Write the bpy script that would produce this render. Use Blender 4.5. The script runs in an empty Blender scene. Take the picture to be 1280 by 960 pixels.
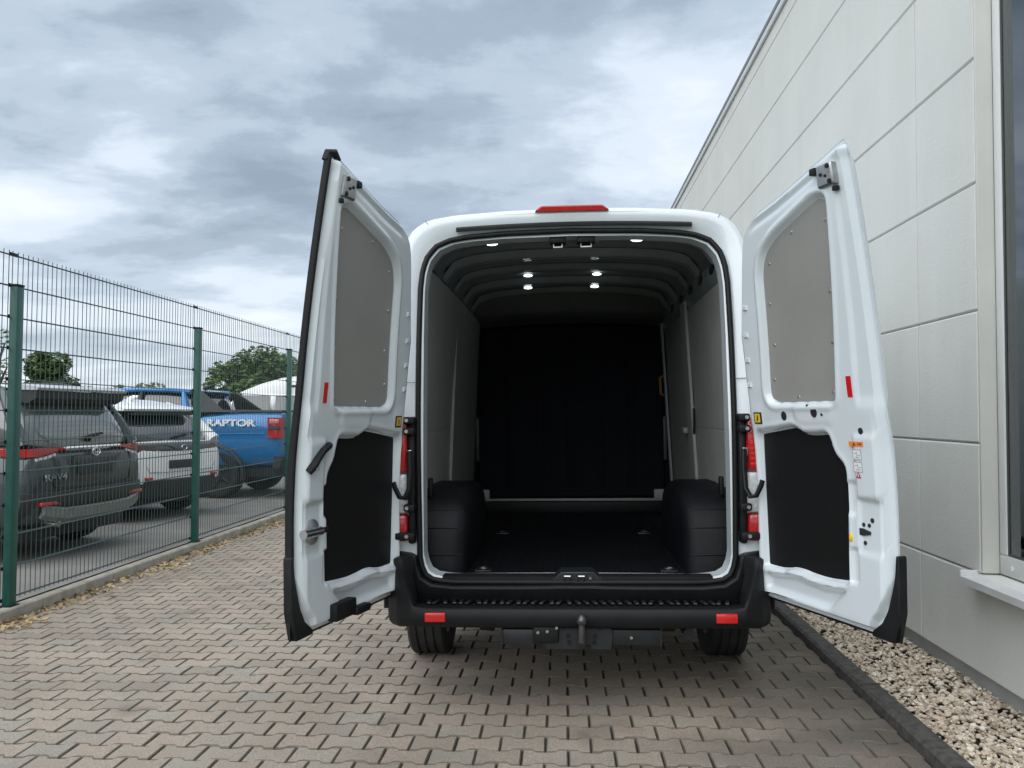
import bpy, bmesh, math, random
from mathutils import Vector, Matrix, noise

R = math.radians
rnd = random.Random(11)
scene = bpy.context.scene
col = scene.collection

# ------------------------------------------------------------------ camera
cam_d = bpy.data.cameras.new('camera')
cam_d.sensor_width = 36.0
cam_d.lens = 1040 / 1280 * 36
cam_d.clip_start = 0.05
cam_d.clip_end = 3000
cam = bpy.data.objects.new('camera', cam_d)
cam.location = (0, 0, 1.45)
cam.rotation_euler = (R(90 + 2.04), R(-0.3), R(3.63))
col.objects.link(cam)
scene.camera = cam

# ------------------------------------------------------------------ sky: Nishita under a broken cloud deck
SUN_EL, SUN_AZ = 50.0, 205.0        # azimuth from +Y clockwise: behind the camera, to the left
world = bpy.data.worlds.new('World')
scene.world = world
world.use_nodes = True
wn, wl = world.node_tree.nodes, world.node_tree.links
wn.clear()


def wnode(t, **kw):
    n = wn.new(t)
    for k, v in kw.items():
        setattr(n, k, v)
    return n


def wmath(op, a, b=None, c=None):
    n = wnode('ShaderNodeMath', operation=op)
    for i, v in enumerate((a, b, c)):
        if v is None:
            continue
        if isinstance(v, (int, float)):
            n.inputs[i].default_value = v
        else:
            wl.new(v, n.inputs[i])
    return n.outputs[0]


sky = wnode('ShaderNodeTexSky', sky_type='NISHITA', sun_disc=False)
sky.sun_elevation = R(SUN_EL)
sky.sun_rotation = R(SUN_AZ)
skyb = wnode('ShaderNodeBackground')
skyb.inputs['Strength'].default_value = 0.10
wl.new(sky.outputs[0], skyb.inputs['Color'])
tc = wnode('ShaderNodeTexCoord')
sep = wnode('ShaderNodeSeparateXYZ')
wl.new(tc.outputs['Generated'], sep.inputs[0])
den = wmath('ADD', wmath('MAXIMUM', sep.outputs[2], 0.0), 0.16)
cmb = wnode('ShaderNodeCombineXYZ')
wl.new(wmath('DIVIDE', sep.outputs[0], den), cmb.inputs[0])
wl.new(wmath('DIVIDE', sep.outputs[1], den), cmb.inputs[1])


def wnoise(scale, detail, rough, dist, off):
    mp = wnode('ShaderNodeMapping')
    mp.inputs['Location'].default_value = off
    mp.inputs['Scale'].default_value = (1.0, 1.25, 1.0)
    wl.new(cmb.outputs[0], mp.inputs[0])
    n = wnode('ShaderNodeTexNoise')
    n.inputs['Scale'].default_value = scale
    n.inputs['Detail'].default_value = detail
    n.inputs['Roughness'].default_value = rough
    n.inputs['Distortion'].default_value = dist
    wl.new(mp.outputs[0], n.inputs['Vector'])
    return n.outputs['Fac']


n_big = wnoise(0.75, 3.0, 0.5, 0.1, (15.943, 2.775, 0.0))
n_fine = wnoise(2.1, 12.0, 0.60, 0.15, (27.1, 1.665, 1.7))
dens = wmath('ADD', wmath('MULTIPLY', n_big, 0.66), wmath('MULTIPLY', n_fine, 0.34))
ramp = wnode('ShaderNodeValToRGB')
cr = ramp.color_ramp
cr.interpolation = 'EASE'
cr.elements[0].position = 0.38
cr.elements[0].color = (0.46, 0.495, 0.54, 1)
cr.elements[1].position = 0.635
cr.elements[1].color = (0.145, 0.185, 0.232, 1)
e = cr.elements.new(0.46)
e.color = (0.385, 0.43, 0.485, 1)
e = cr.elements.new(0.53)
e.color = (0.262, 0.312, 0.372, 1)
e = cr.elements.new(0.575)
e.color = (0.195, 0.240, 0.296, 1)
wl.new(dens, ramp.inputs[0])
# towards the horizon the deck pales as the slant path grows
hz = wmath('POWER', wmath('SUBTRACT', 1.0, wmath('MINIMUM', wmath('MAXIMUM', sep.outputs[2], 0.0), 1.0)), 9.0)
hmix = wnode('ShaderNodeMixRGB')
hmix.inputs[2].default_value = (0.45, 0.49, 0.53, 1)
wl.new(wmath('MULTIPLY', hz, 0.65), hmix.inputs[0])
wl.new(ramp.outputs[0], hmix.inputs[1])
cloudb = wnode('ShaderNodeBackground')
cloudb.inputs['Strength'].default_value = 1.0
wl.new(hmix.outputs[0], cloudb.inputs['Color'])
wmix = wnode('ShaderNodeMixShader')
wmix.inputs[0].default_value = 0.97
wl.new(skyb.outputs[0], wmix.inputs[1])
wl.new(cloudb.outputs[0], wmix.inputs[2])
wout = wnode('ShaderNodeOutputWorld')
wl.new(wmix.outputs[0], wout.inputs[0])

# ------------------------------------------------------------------ sun behind the clouds
sun_d = bpy.data.lights.new('sun', 'SUN')
sun_d.energy = 1.5
sun_d.angle = R(90)
sun_d.color = (1.0, 0.985, 0.96)
sun = bpy.data.objects.new('sun', sun_d)
az = R(SUN_AZ)
sv = Vector((math.sin(az) * math.cos(R(SUN_EL)), math.cos(az) * math.cos(R(SUN_EL)), math.sin(R(SUN_EL))))
sun.rotation_euler = (-sv).to_track_quat('-Z', 'Y').to_euler()
col.objects.link(sun)

scene.view_settings.view_transform = 'Standard'
scene.view_settings.look = 'None'
scene.view_settings.gamma = 1.0
scene.view_settings.use_curve_mapping = False
scene.view_settings.exposure = 1.04
scene.render.engine = 'CYCLES'
scene.cycles.use_denoising = True
scene.cycles.max_bounces = 8
scene.cycles.diffuse_bounces = 4
scene.cycles.glossy_bounces = 4
scene.cycles.transmission_bounces = 6
scene.cycles.transparent_max_bounces = 12
scene.cycles.sample_clamp_indirect = 6.0


# ------------------------------------------------------------------ materials
def mat(name, c, rough=0.5, metal=0.0, var=0.0, vscale=8.0, bump=0.0, bscale=60.0, spec=0.5, coat=0.0, c2=None,
        dirt=0.0, dirt_c=(0.1, 0.09, 0.07), dscale=2.0, rvar=0.0, coord='Object', streak=False):
    m = bpy.data.materials.new(name)
    m.use_nodes = True
    nt = m.node_tree
    N, L = nt.nodes, nt.links
    b = N['Principled BSDF']
    b.inputs['Roughness'].default_value = rough
    b.inputs['Metallic'].default_value = metal
    b.inputs['Specular IOR Level'].default_value = spec
    b.inputs['Coat Weight'].default_value = coat
    b.inputs['Coat Roughness'].default_value = 0.06
    b.inputs['Base Color'].default_value = (*c, 1)
    if var or bump or dirt or c2 or rvar:
        t = N.new('ShaderNodeTexCoord')
        src = t.outputs[coord]

    def nz_(sc, det=5.0, ro=0.55):
        n = N.new('ShaderNodeTexNoise')
        n.inputs['Scale'].default_value = sc
        n.inputs['Detail'].default_value = det
        n.inputs['Roughness'].default_value = ro
        L.new(src, n.inputs['Vector'])
        return n.outputs['Fac']
    out = None
    if var or c2:
        mr = N.new('ShaderNodeValToRGB')
        lo = tuple(x * (1 - var) for x in c)
        hi = tuple(min(1, x * (1 + var)) for x in (c2 or c))
        mr.color_ramp.elements[0].position = 0.32
        mr.color_ramp.elements[1].position = 0.68
        mr.color_ramp.elements[0].color = (*lo, 1)
        mr.color_ramp.elements[1].color = (*hi, 1)
        L.new(nz_(vscale), mr.inputs[0])
        out = mr.outputs[0]
    if dirt:
        mx = N.new('ShaderNodeMixRGB')
        rr = N.new('ShaderNodeValToRGB')
        rr.color_ramp.elements[0].position = 0.5
        rr.color_ramp.elements[1].position = 0.75
        rr.color_ramp.elements[1].color = (dirt, dirt, dirt, 1)
        dn = nz_(dscale, 8.0, 0.65)
        if streak:
            mpn = N.new('ShaderNodeMapping')
            mpn.inputs['Scale'].default_value = (1.0, 1.0, 0.13)
            L.new(src, mpn.inputs[0])
            L.new(mpn.outputs[0], dn.node.inputs['Vector'])
        L.new(dn, rr.inputs[0])
        L.new(rr.outputs[0], mx.inputs[0])
        if out is None:
            mx.inputs[1].default_value = (*c, 1)
        else:
            L.new(out, mx.inputs[1])
        mx.inputs[2].default_value = (*dirt_c, 1)
        out = mx.outputs[0]
    if out is not None:
        L.new(out, b.inputs['Base Color'])
    if rvar:
        mp = N.new('ShaderNodeMapRange')
        mp.inputs['To Min'].default_value = max(0, rough - rvar)
        mp.inputs['To Max'].default_value = min(1, rough + rvar)
        L.new(nz_(vscale * 1.7), mp.inputs['Value'])
        L.new(mp.outputs[0], b.inputs['Roughness'])
    if bump:
        bp = N.new('ShaderNodeBump')
        bp.inputs['Strength'].default_value = bump
        bp.inputs['Distance'].default_value = 0.004
        L.new(nz_(bscale, 6.0, 0.6), bp.inputs['Height'])
        L.new(bp.outputs[0], b.inputs['Normal'])
    return m


def emit(name, c, s):
    m = bpy.data.materials.new(name)
    m.use_nodes = True
    b = m.node_tree.nodes['Principled BSDF']
    b.inputs['Base Color'].default_value = (*c, 1)
    b.inputs['Emission Color'].default_value = (*c, 1)
    b.inputs['Emission Strength'].default_value = s
    return m


def tone_mat(name, stops, source, rough, bump, bscale, spk=0.25, bstr=0.005, grime_shade=None):
    """colour per piece (object random or a face attribute 'tone') with fine speckle"""
    m = bpy.data.materials.new(name)
    m.use_nodes = True
    N, L = m.node_tree.nodes, m.node_tree.links
    b = N['Principled BSDF']
    b.inputs['Roughness'].default_value = rough
    b.inputs['Specular IOR Level'].default_value = 0.3
    if source == 'object':
        s = N.new('ShaderNodeObjectInfo').outputs['Random']
    else:
        a = N.new('ShaderNodeAttribute')
        a.attribute_name = 'tone'
        s = a.outputs['Fac']
    rp = N.new('ShaderNodeValToRGB')
    ce = rp.color_ramp.elements
    while len(ce) < len(stops):
        ce.new(0.5)
    for i, c in enumerate(stops):
        ce[i].position = i / (len(stops) - 1)
        ce[i].color = (*c, 1)
    L.new(s, rp.inputs[0])
    geo = N.new('ShaderNodeNewGeometry')
    n1 = N.new('ShaderNodeTexNoise')
    n1.inputs['Scale'].default_value = bscale
    n1.inputs['Detail'].default_value = 4
    L.new(geo.outputs['Position'], n1.inputs['Vector'])
    mr = N.new('ShaderNodeMapRange')
    mr.inputs['From Min'].default_value = 0.3
    mr.inputs['From Max'].default_value = 0.7
    mr.inputs['To Min'].default_value = 1 - spk
    mr.inputs['To Max'].default_value = 1 + spk
    L.new(n1.outputs['Fac'], mr.inputs['Value'])
    mul = N.new('ShaderNodeMixRGB')
    mul.blend_type = 'MULTIPLY'
    mul.inputs[0].default_value = 1
    L.new(rp.outputs[0], mul.inputs[1])
    L.new(mr.outputs[0], mul.inputs[2])
    out = mul.outputs[0]
    # large-scale staining of the whole surface
    n2 = N.new('ShaderNodeTexNoise')
    n2.inputs['Scale'].default_value = 1.3
    n2.inputs['Detail'].default_value = 6
    L.new(geo.outputs['Position'], n2.inputs['Vector'])
    m2 = N.new('ShaderNodeMapRange')
    m2.inputs['From Min'].default_value = 0.3
    m2.inputs['From Max'].default_value = 0.7
    m2.inputs['To Min'].default_value = 0.86
    m2.inputs['To Max'].default_value = 1.12
    L.new(n2.outputs['Fac'], m2.inputs['Value'])
    mu2 = N.new('ShaderNodeMixRGB')
    mu2.blend_type = 'MULTIPLY'
    mu2.inputs[0].default_value = 1
    L.new(out, mu2.inputs[1])
    L.new(m2.outputs[0], mu2.inputs[2])
    out = mu2.outputs[0]
    n4 = N.new('ShaderNodeTexNoise')
    n4.inputs['Scale'].default_value = 2.1
    n4.inputs['Detail'].default_value = 3
    n4.inputs['Distortion'].default_value = 0.6
    L.new(geo.outputs['Position'], n4.inputs['Vector'])
    m4 = N.new('ShaderNodeMapRange')
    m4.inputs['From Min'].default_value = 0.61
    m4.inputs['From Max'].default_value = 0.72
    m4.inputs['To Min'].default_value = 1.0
    m4.inputs['To Max'].default_value = 0.74 if grime_shade else 1.0
    L.new(n4.outputs['Fac'], m4.inputs['Value'])
    mu4 = N.new('ShaderNodeMixRGB')
    mu4.blend_type = 'MULTIPLY'
    mu4.inputs[0].default_value = 1
    L.new(out, mu4.inputs[1])
    L.new(m4.outputs[0], mu4.inputs[2])
    out = mu4.outputs[0]
    if grime_shade:
        # damp, mossy film and painted-in shade towards the kerb, with a ragged edge
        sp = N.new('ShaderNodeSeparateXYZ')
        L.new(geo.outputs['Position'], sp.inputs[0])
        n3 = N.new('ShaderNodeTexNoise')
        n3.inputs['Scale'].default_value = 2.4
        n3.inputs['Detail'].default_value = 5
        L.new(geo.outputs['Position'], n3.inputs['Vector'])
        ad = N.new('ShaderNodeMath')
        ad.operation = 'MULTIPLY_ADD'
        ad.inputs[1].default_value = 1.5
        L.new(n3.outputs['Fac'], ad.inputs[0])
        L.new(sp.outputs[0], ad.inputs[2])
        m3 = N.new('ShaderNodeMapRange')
        m3.inputs['From Min'].default_value = grime_shade[0]
        m3.inputs['From Max'].default_value = grime_shade[1]
        m3.inputs['To Max'].default_value = grime_shade[2]
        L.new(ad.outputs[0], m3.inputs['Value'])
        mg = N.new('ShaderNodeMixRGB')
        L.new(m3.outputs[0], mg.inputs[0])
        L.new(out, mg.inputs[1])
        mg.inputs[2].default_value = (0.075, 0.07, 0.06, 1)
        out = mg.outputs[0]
    L.new(out, b.inputs['Base Color'])
    bp = N.new('ShaderNodeBump')
    bp.inputs['Strength'].default_value = bump
    bp.inputs['Distance'].default_value = bstr
    L.new(n1.outputs['Fac'], bp.inputs['Height'])
    L.new(bp.outputs[0], b.inputs['Normal'])
    return m


def glass_mat(name, tint, refl_rough=0.02, alpha=0.6):
    m = bpy.data.materials.new(name)
    m.use_nodes = True
    N, L = m.node_tree.nodes, m.node_tree.links
    N.clear()
    o = N.new('ShaderNodeOutputMaterial')
    g = N.new('ShaderNodeBsdfGlossy')
    g.inputs['Roughness'].default_value = refl_rough
    g.inputs['Color'].default_value = (0.9, 0.95, 1.0, 1)
    t = N.new('ShaderNodeBsdfTransparent')
    t.inputs['Color'].default_value = (*tint, 1)
    f = N.new('ShaderNodeFresnel')
    f.inputs['IOR'].default_value = 2.5
    mx = N.new('ShaderNodeMixShader')
    L.new(f.outputs[0], mx.inputs[0])
    L.new(t.outputs[0], mx.inputs[1])
    L.new(g.outputs[0], mx.inputs[2])
    L.new(mx.outputs[0], o.inputs[0])
    return m


def leaf_mat(name, c1, c2):
    m = mat(name, c1, 0.6, var=0.25, vscale=0.9, c2=c2)
    m.node_tree.nodes['Principled BSDF'].inputs['Subsurface Weight'].default_value = 0.0
    return m


M = dict(
    white=mat('white_paint', (0.70, 0.765, 0.805), 0.20, coat=0.8, var=0.02, vscale=3, spec=0.5),
    seal=mat('black_rubber', (0.007, 0.008, 0.009), 0.55, spec=0.3, var=0.2, vscale=30, bump=0.15, bscale=200),
    plastic=mat('black_plastic', (0.008, 0.009, 0.010), 0.5, spec=0.3, var=0.25, vscale=12, bump=0.35, bscale=420, rvar=0.1),
    mat_rubber=mat('floor_rubber', (0.006, 0.007, 0.009), 0.5, spec=0.2, var=0.3, vscale=6, bump=0.3, bscale=150),
    board=mat('grey_board', (0.29, 0.285, 0.27), 0.55, var=0.04, vscale=4, bump=0.1, bscale=300),
    bulk=mat('bulkhead_black', (0.005, 0.006, 0.010), 0.8, spec=0.2, var=0.2, vscale=5),
    felt=mat('door_board_black', (0.006, 0.006, 0.0065), 0.55, spec=0.3, var=0.2, vscale=40, bump=0.2, bscale=500),
    primer=mat('inner_paint', (0.30, 0.32, 0.33), 0.45, var=0.08, vscale=6),
    roofpaint=mat('roof_paint', (0.30, 0.325, 0.34), 0.2, var=0.1, vscale=5, coat=0.3),
    lining=mat('lining_board', (0.34, 0.35, 0.335), 0.5, var=0.06, vscale=4, bump=0.1, bscale=300),
    balls=mat('ball_steel', (0.12, 0.12, 0.125), 0.35, 0.8, var=0.2, vscale=30),
    steel=mat('zinc_steel', (0.42, 0.43, 0.44), 0.38, 0.85, var=0.15, vscale=40),
    hitch=mat('hitch_paint', (0.014, 0.017, 0.02), 0.4, var=0.2, vscale=20, bump=0.1, bscale=200),
    chrome=mat('chrome', (0.75, 0.76, 0.78), 0.12, 1.0, var=0.02),
    tread=mat('tread_plastic', (0.02, 0.021, 0.022), 0.35, var=0.3, vscale=30),
    plastic_grey=mat('dark_grey_trim', (0.06, 0.065, 0.065), 0.5, var=0.1, vscale=5),
    red=mat('red_reflector', (0.62, 0.01, 0.012), 0.22, coat=0.8, var=0.1, vscale=300),
    reddark=mat('red_lens', (0.42, 0.006, 0.01), 0.15, coat=1.0, var=0.25, vscale=90),
    clear=mat('clear_lens', (0.55, 0.57, 0.58), 0.12, coat=1.0, var=0.2, vscale=60),
    tyre=mat('tyre_rubber', (0.016, 0.016, 0.017), 0.75, var=0.25, vscale=18, bump=0.3, bscale=120, dirt=0.5, dirt_c=(0.07, 0.06, 0.05)),
    rim=mat('steel_rim', (0.25, 0.26, 0.27), 0.4, 0.7, var=0.1),
    yellow=mat('yellow_sticker', (0.80, 0.52, 0.03), 0.5, var=0.05),
    orange=mat('orange_sticker', (0.85, 0.24, 0.04), 0.5, var=0.05),
    paper=mat('white_sticker', (0.78, 0.80, 0.80), 0.5, var=0.03),
    ink=mat('black_ink', (0.02, 0.02, 0.025), 0.6, var=0.1),
    inkgrey=mat('grey_ink', (0.25, 0.28, 0.30), 0.6, var=0.1),
    inkred=mat('red_ink', (0.45, 0.03, 0.06), 0.6, var=0.1),
    led=emit('led_lamp', (0.9, 0.97, 1.0), 1.6),
    render=mat('wall_render', (0.675, 0.685, 0.65), 0.9, var=0.035, vscale=1.2, bump=0.6, bscale=55, spec=0.2, dirt=0.24, dirt_c=(0.50, 0.50, 0.45), dscale=2.2, streak=True),
    groove=mat('wall_joint', (0.46, 0.46, 0.43), 0.9, var=0.1, vscale=5, bump=0.3),
    jamb=mat('smooth_render', (0.60, 0.60, 0.56), 0.85, var=0.05, vscale=2, bump=0.15, bscale=120, dirt=0.3, dirt_c=(0.45, 0.44, 0.38), dscale=2, streak=True),
    plinth=mat('plinth_render', (0.36, 0.37, 0.37), 0.9, var=0.08, vscale=2.5, bump=0.5, bscale=90, dirt=0.4, dirt_c=(0.16, 0.15, 0.13)),
    frame=mat('window_frame', (0.70, 0.71, 0.70), 0.4, var=0.03, vscale=3),
    sill=mat('sill_aluminium', (0.66, 0.67, 0.67), 0.38, 0.0, var=0.05, vscale=5),
    coping=mat('coping_metal', (0.20, 0.21, 0.21), 0.4, 0.4, var=0.1),
    gap=mat('window_gasket', (0.06, 0.065, 0.065), 0.6, var=0.1),
    pane=glass_mat('window_glass', (0.78, 0.86, 0.86)),
    blind=mat('blind_fabric', (0.62, 0.70, 0.72), 0.85, var=0.06, vscale=9),
    room=mat('room_dark', (0.06, 0.065, 0.065), 0.9, var=0.2, vscale=1),
    kerb_dark=mat('kerb_dark', (0.078, 0.076, 0.069), 0.9, var=0.4, vscale=26, bump=0.6, bscale=75, dirt=0.6, dirt_c=(0.03, 0.032, 0.026), dscale=5),
    kerb=mat('kerb_concrete', (0.33, 0.31, 0.26), 0.9, var=0.2, vscale=7, bump=0.6, bscale=70, dirt=0.6, dirt_c=(0.15, 0.13, 0.09), dscale=4),
    sand=mat('joint_sand', (0.026, 0.023, 0.018), 1.0, var=0.4, vscale=14, bump=0.5),
    asphalt=mat('lot_paving', (0.21, 0.20, 0.185), 0.9, var=0.16, vscale=1.6, bump=0.5, bscale=40, dirt=0.5, dirt_c=(0.12, 0.115, 0.10), dscale=0.6),
    earth=mat('ground_earth', (0.10, 0.12, 0.06), 1.0, var=0.3, vscale=0.5),
    green=mat('fence_green', (0.008, 0.075, 0.058), 0.42, var=0.12, vscale=6, spec=0.5),
    wire=mat('wire_green', (0.035, 0.065, 0.058), 0.4, var=0.2, vscale=6),
    bark=mat('bark', (0.07, 0.055, 0.04), 0.95, var=0.3, vscale=8, bump=0.8, bscale=20),
    leaf1=leaf_mat('leaf_chestnut', (0.055, 0.105, 0.030), (0.12, 0.19, 0.055)),
    leaf2=leaf_mat('leaf_hedge', (0.07, 0.12, 0.03), (0.15, 0.20, 0.06)),
    dry=leaf_mat('leaf_dry', (0.30, 0.20, 0.10), (0.48, 0.36, 0.20)),
)

# ------------------------------------------------------------------ mesh helpers


def tag(o, label=None, cat=None, group=None, kind=None):
    if label:
        o['label'] = label
    if cat:
        o['category'] = cat
    if group:
        o['group'] = group
    if kind:
        o['kind'] = kind
    return o


def empty(name, loc=(0, 0, 0), rot=(0, 0, 0), parent=None):
    o = bpy.data.objects.new(name, None)
    o.empty_display_size = 0.2
    o.location = loc
    o.rotation_euler = rot
    o.parent = parent
    col.objects.link(o)
    return o


def link_mesh(name, me, m, parent=None, loc=None, rot=None):
    if m is not None and not me.materials:
        me.materials.append(m)
    o = bpy.data.objects.new(name, me)
    o.parent = parent
    if loc is not None:
        o.location = loc
    if rot is not None:
        o.rotation_euler = rot
    col.objects.link(o)
    return o


def pyobj(name, v, f, m, parent=None, smooth=None, attr=None, loc=None, rot=None):
    me = bpy.data.meshes.new(name)
    me.from_pydata(v, [], f)
    if attr is not None:
        a = me.attributes.new('tone', 'FLOAT', 'FACE')
        a.data.foreach_set('value', attr)
    if smooth:
        me.polygons.foreach_set('use_smooth', [True] * len(me.polygons))
        if smooth < 180:
            me.set_sharp_from_angle(angle=R(smooth))
    me.update()
    return link_mesh(name, me, m, parent, loc, rot)


class MB:
    def __init__(self):
        self.bm = bmesh.new()

    def _xf(self, vs, T):
        if T is not None:
            for v in vs:
                v.co = T(*v.co) if callable(T) else T @ v.co

    def box(self, x0, x1, y0, y1, z0, z1, bev=0.0, seg=2, T=None):
        g = bmesh.ops.create_cube(self.bm, size=1.0)['verts']
        for v in g:
            v.co = Vector(((x0 + x1) / 2 + v.co.x * (x1 - x0), (y0 + y1) / 2 + v.co.y * (y1 - y0), (z0 + z1) / 2 + v.co.z * (z1 - z0)))
        if bev:
            es = list({e for v in g for e in v.link_edges})
            r = bmesh.ops.bevel(self.bm, geom=es, offset=bev, segments=seg, affect='EDGES', profile=0.5)
            g = list({v for f in r['faces'] for v in f.verts} | {v for v in g if v.is_valid})
        self._xf(g, T)
        return self

    def cyl(self, p0, p1, r0, r1=None, n=14, T=None):
        p0, p1 = Vector(p0), Vector(p1)
        r1 = r0 if r1 is None else r1
        d = (p1 - p0).normalized()
        a = d.orthogonal().normalized()
        b = d.cross(a)
        A, B = [], []
        for i in range(n):
            t = 2 * math.pi * i / n
            k = a * math.cos(t) + b * math.sin(t)
            A.append(self.bm.verts.new(p0 + k * r0))
            B.append(self.bm.verts.new(p1 + k * r1))
        for i in range(n):
            j = (i + 1) % n
            self.bm.faces.new((A[i], A[j], B[j], B[i]))
        self.bm.faces.new(A[::-1])
        self.bm.faces.new(B)
        self._xf(A + B, T)
        return self

    def tube(self, pts, r, n=8, closed=False, T=None, flat=1.0):
        pts = [Vector(p) for p in pts]
        m = len(pts)
        rings = []
        prev = None
        for i, p in enumerate(pts):
            if closed:
                d = pts[(i + 1) % m] - pts[i - 1]
            else:
                d = pts[min(i + 1, m - 1)] - pts[max(i - 1, 0)]
            d.normalize()
            a = d.orthogonal().normalized() if prev is None else (prev - d * prev.dot(d)).normalized()
            prev = a
            b = d.cross(a)
            rr = r[i] if isinstance(r, (list, tuple)) else r
            rings.append([self.bm.verts.new(p + (a * math.cos(2 * math.pi * k / n) + b * math.sin(2 * math.pi * k / n) * flat) * rr) for k in range(n)])
        for i in range(m if closed else m - 1):
            A, B = rings[i], rings[(i + 1) % m]
            for k in range(n):
                l = (k + 1) % n
                self.bm.faces.new((A[k], A[l], B[l], B[k]))
        if not closed:
            self.bm.faces.new(rings[0][::-1])
            self.bm.faces.new(rings[-1])
        self._xf([v for g in rings for v in g], T)
        return self

    def prism(self, poly, c0, c1, f, ch=0.0):
        """polygon (a,b) between c0 and c1 mapped by f(a,b,c); ch chamfers the c1 rim"""
        n = len(poly)
        rings = [[(a, b, c0) for a, b in poly]]
        if ch:
            ins = inset(poly, ch)
            s = 1 if c1 > c0 else -1
            rings.append([(a, b, c1 - s * ch) for a, b in poly])
            rings.append([(a, b, c1) for a, b in ins])
        else:
            rings.append([(a, b, c1) for a, b in poly])
        V = [[self.bm.verts.new(f(*p)) for p in r] for r in rings]
        for A, B in zip(V, V[1:]):
            for i in range(n):
                j = (i + 1) % n
                self.bm.faces.new((A[i], A[j], B[j], B[i]))
        self.bm.faces.new(V[0][::-1])
        self.bm.faces.new(V[-1])
        return self

    def loft(self, rings, closed=True, caps=True):
        V = [[self.bm.verts.new(p) for p in r] for r in rings]
        n = len(V[0])
        for A, B in zip(V, V[1:]):
            for i in range(n if closed else n - 1):
                j = (i + 1) % n
                self.bm.faces.new((A[i], A[j], B[j], B[i]))
        if caps and closed:
            self.bm.faces.new(V[0][::-1])
            self.bm.faces.new(V[-1])
        return self

    def grid(self, fn, nu, nv):
        V = [[self.bm.verts.new(fn(i / nu, j / nv)) for j in range(nv + 1)] for i in range(nu + 1)]
        for i in range(nu):
            for j in range(nv):
                self.bm.faces.new((V[i][j], V[i + 1][j], V[i + 1][j + 1], V[i][j + 1]))
        return self

    def sphere(self, c, r, s=(1, 1, 1), seg=14):
        g = bmesh.ops.create_uvsphere(self.bm, u_segments=seg, v_segments=seg // 2 + 1, radius=r)['verts']
        for v in g:
            v.co = Vector((c[0] + v.co.x * s[0], c[1] + v.co.y * s[1], c[2] + v.co.z * s[2]))
        return self

    def lathe(self, prof, n, f):
        """closed profile (r, w) spun about an axis; f(r cos, r sin, w)"""
        rings = []
        for i in range(n):
            t = 2 * math.pi * i / n
            rings.append([self.bm.verts.new(f(r * math.cos(t), r * math.sin(t), w)) for r, w in prof])
        m = len(prof)
        for i in range(n):
            A, B = rings[i], rings[(i + 1) % n]
            for k in range(m):
                l = (k + 1) % m
                self.bm.faces.new((A[k], A[l], B[l], B[k]))
        return self

    def build(self, name, m, parent=None, smooth=35, loc=None, rot=None):
        me = bpy.data.meshes.new(name)
        bmesh.ops.recalc_face_normals(self.bm, faces=self.bm.faces[:])
        self.bm.to_mesh(me)
        self.bm.free()
        if smooth:
            me.polygons.foreach_set('use_smooth', [True] * len(me.polygons))
            if smooth < 180:
                me.set_sharp_from_angle(angle=R(smooth))
        return link_mesh(name, me, m, parent, loc, rot)


def area2(poly):
    return sum(poly[i - 1][0] * poly[i][1] - poly[i][0] * poly[i - 1][1] for i in range(len(poly)))


def inset(poly, d):
    s = 1 if area2(poly) > 0 else -1
    out = []
    n = len(poly)
    for i in range(n):
        p0, p1, p2 = Vector(poly[i - 1]), Vector(poly[i]), Vector(poly[(i + 1) % n])
        e1, e2 = (p1 - p0).normalized(), (p2 - p1).normalized()
        n1, n2 = Vector((-e1.y, e1.x)) * s, Vector((-e2.y, e2.x)) * s
        k = n1 + n2
        l = k.length_squared
        k = k * (2 / l) if l > 0.3 else n1
        q = p1 + k * d
        out.append((q.x, q.y))
    return out


def rounded(poly, r, seg=4):
    """round the corners of a polygon"""
    out = []
    n = len(poly)
    for i in range(n):
        p0, p1, p2 = Vector(poly[i - 1]), Vector(poly[i]), Vector(poly[(i + 1) % n])
        a, b = p0 - p1, p2 - p1
        rr = r[i] if isinstance(r, (list, tuple)) else r
        d = min(rr, a.length * 0.45, b.length * 0.45)
        q0, q2 = p1 + a.normalized() * d, p1 + b.normalized() * d
        for k in range(seg + 1):
            t = k / seg
            q = q0 * (1 - t) ** 2 + p1 * 2 * t * (1 - t) + q2 * t * t
            out.append((q.x, q.y))
    return out


def sd_poly(poly, x, y):
    """signed distance, negative inside"""
    d = 1e9
    inside = False
    n = len(poly)
    for i in range(n):
        ax, ay = poly[i - 1]
        bx, by = poly[i]
        ex, ey = bx - ax, by - ay
        wx, wy = x - ax, y - ay
        t = max(0.0, min(1.0, (wx * ex + wy * ey) / (ex * ex + ey * ey + 1e-12)))
        dx, dy = wx - ex * t, wy - ey * t
        d = min(d, dx * dx + dy * dy)
        if (ay > y) != (by > y) and x < ax + (y - ay) / (by - ay) * ex:
            inside = not inside
    d = math.sqrt(d)
    return -d if inside else d


def lerp_tab(tab, x):
    if x <= tab[0][0]:
        return tab[0][1]
    for (a, va), (b, vb) in zip(tab, tab[1:]):
        if x <= b:
            return va + (vb - va) * (x - a) / (b - a)
    return tab[-1][1]


def sstep(a, b, x):
    t = max(0.0, min(1.0, (x - a) / (b - a)))
    return t * t * (3 - 2 * t)


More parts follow.
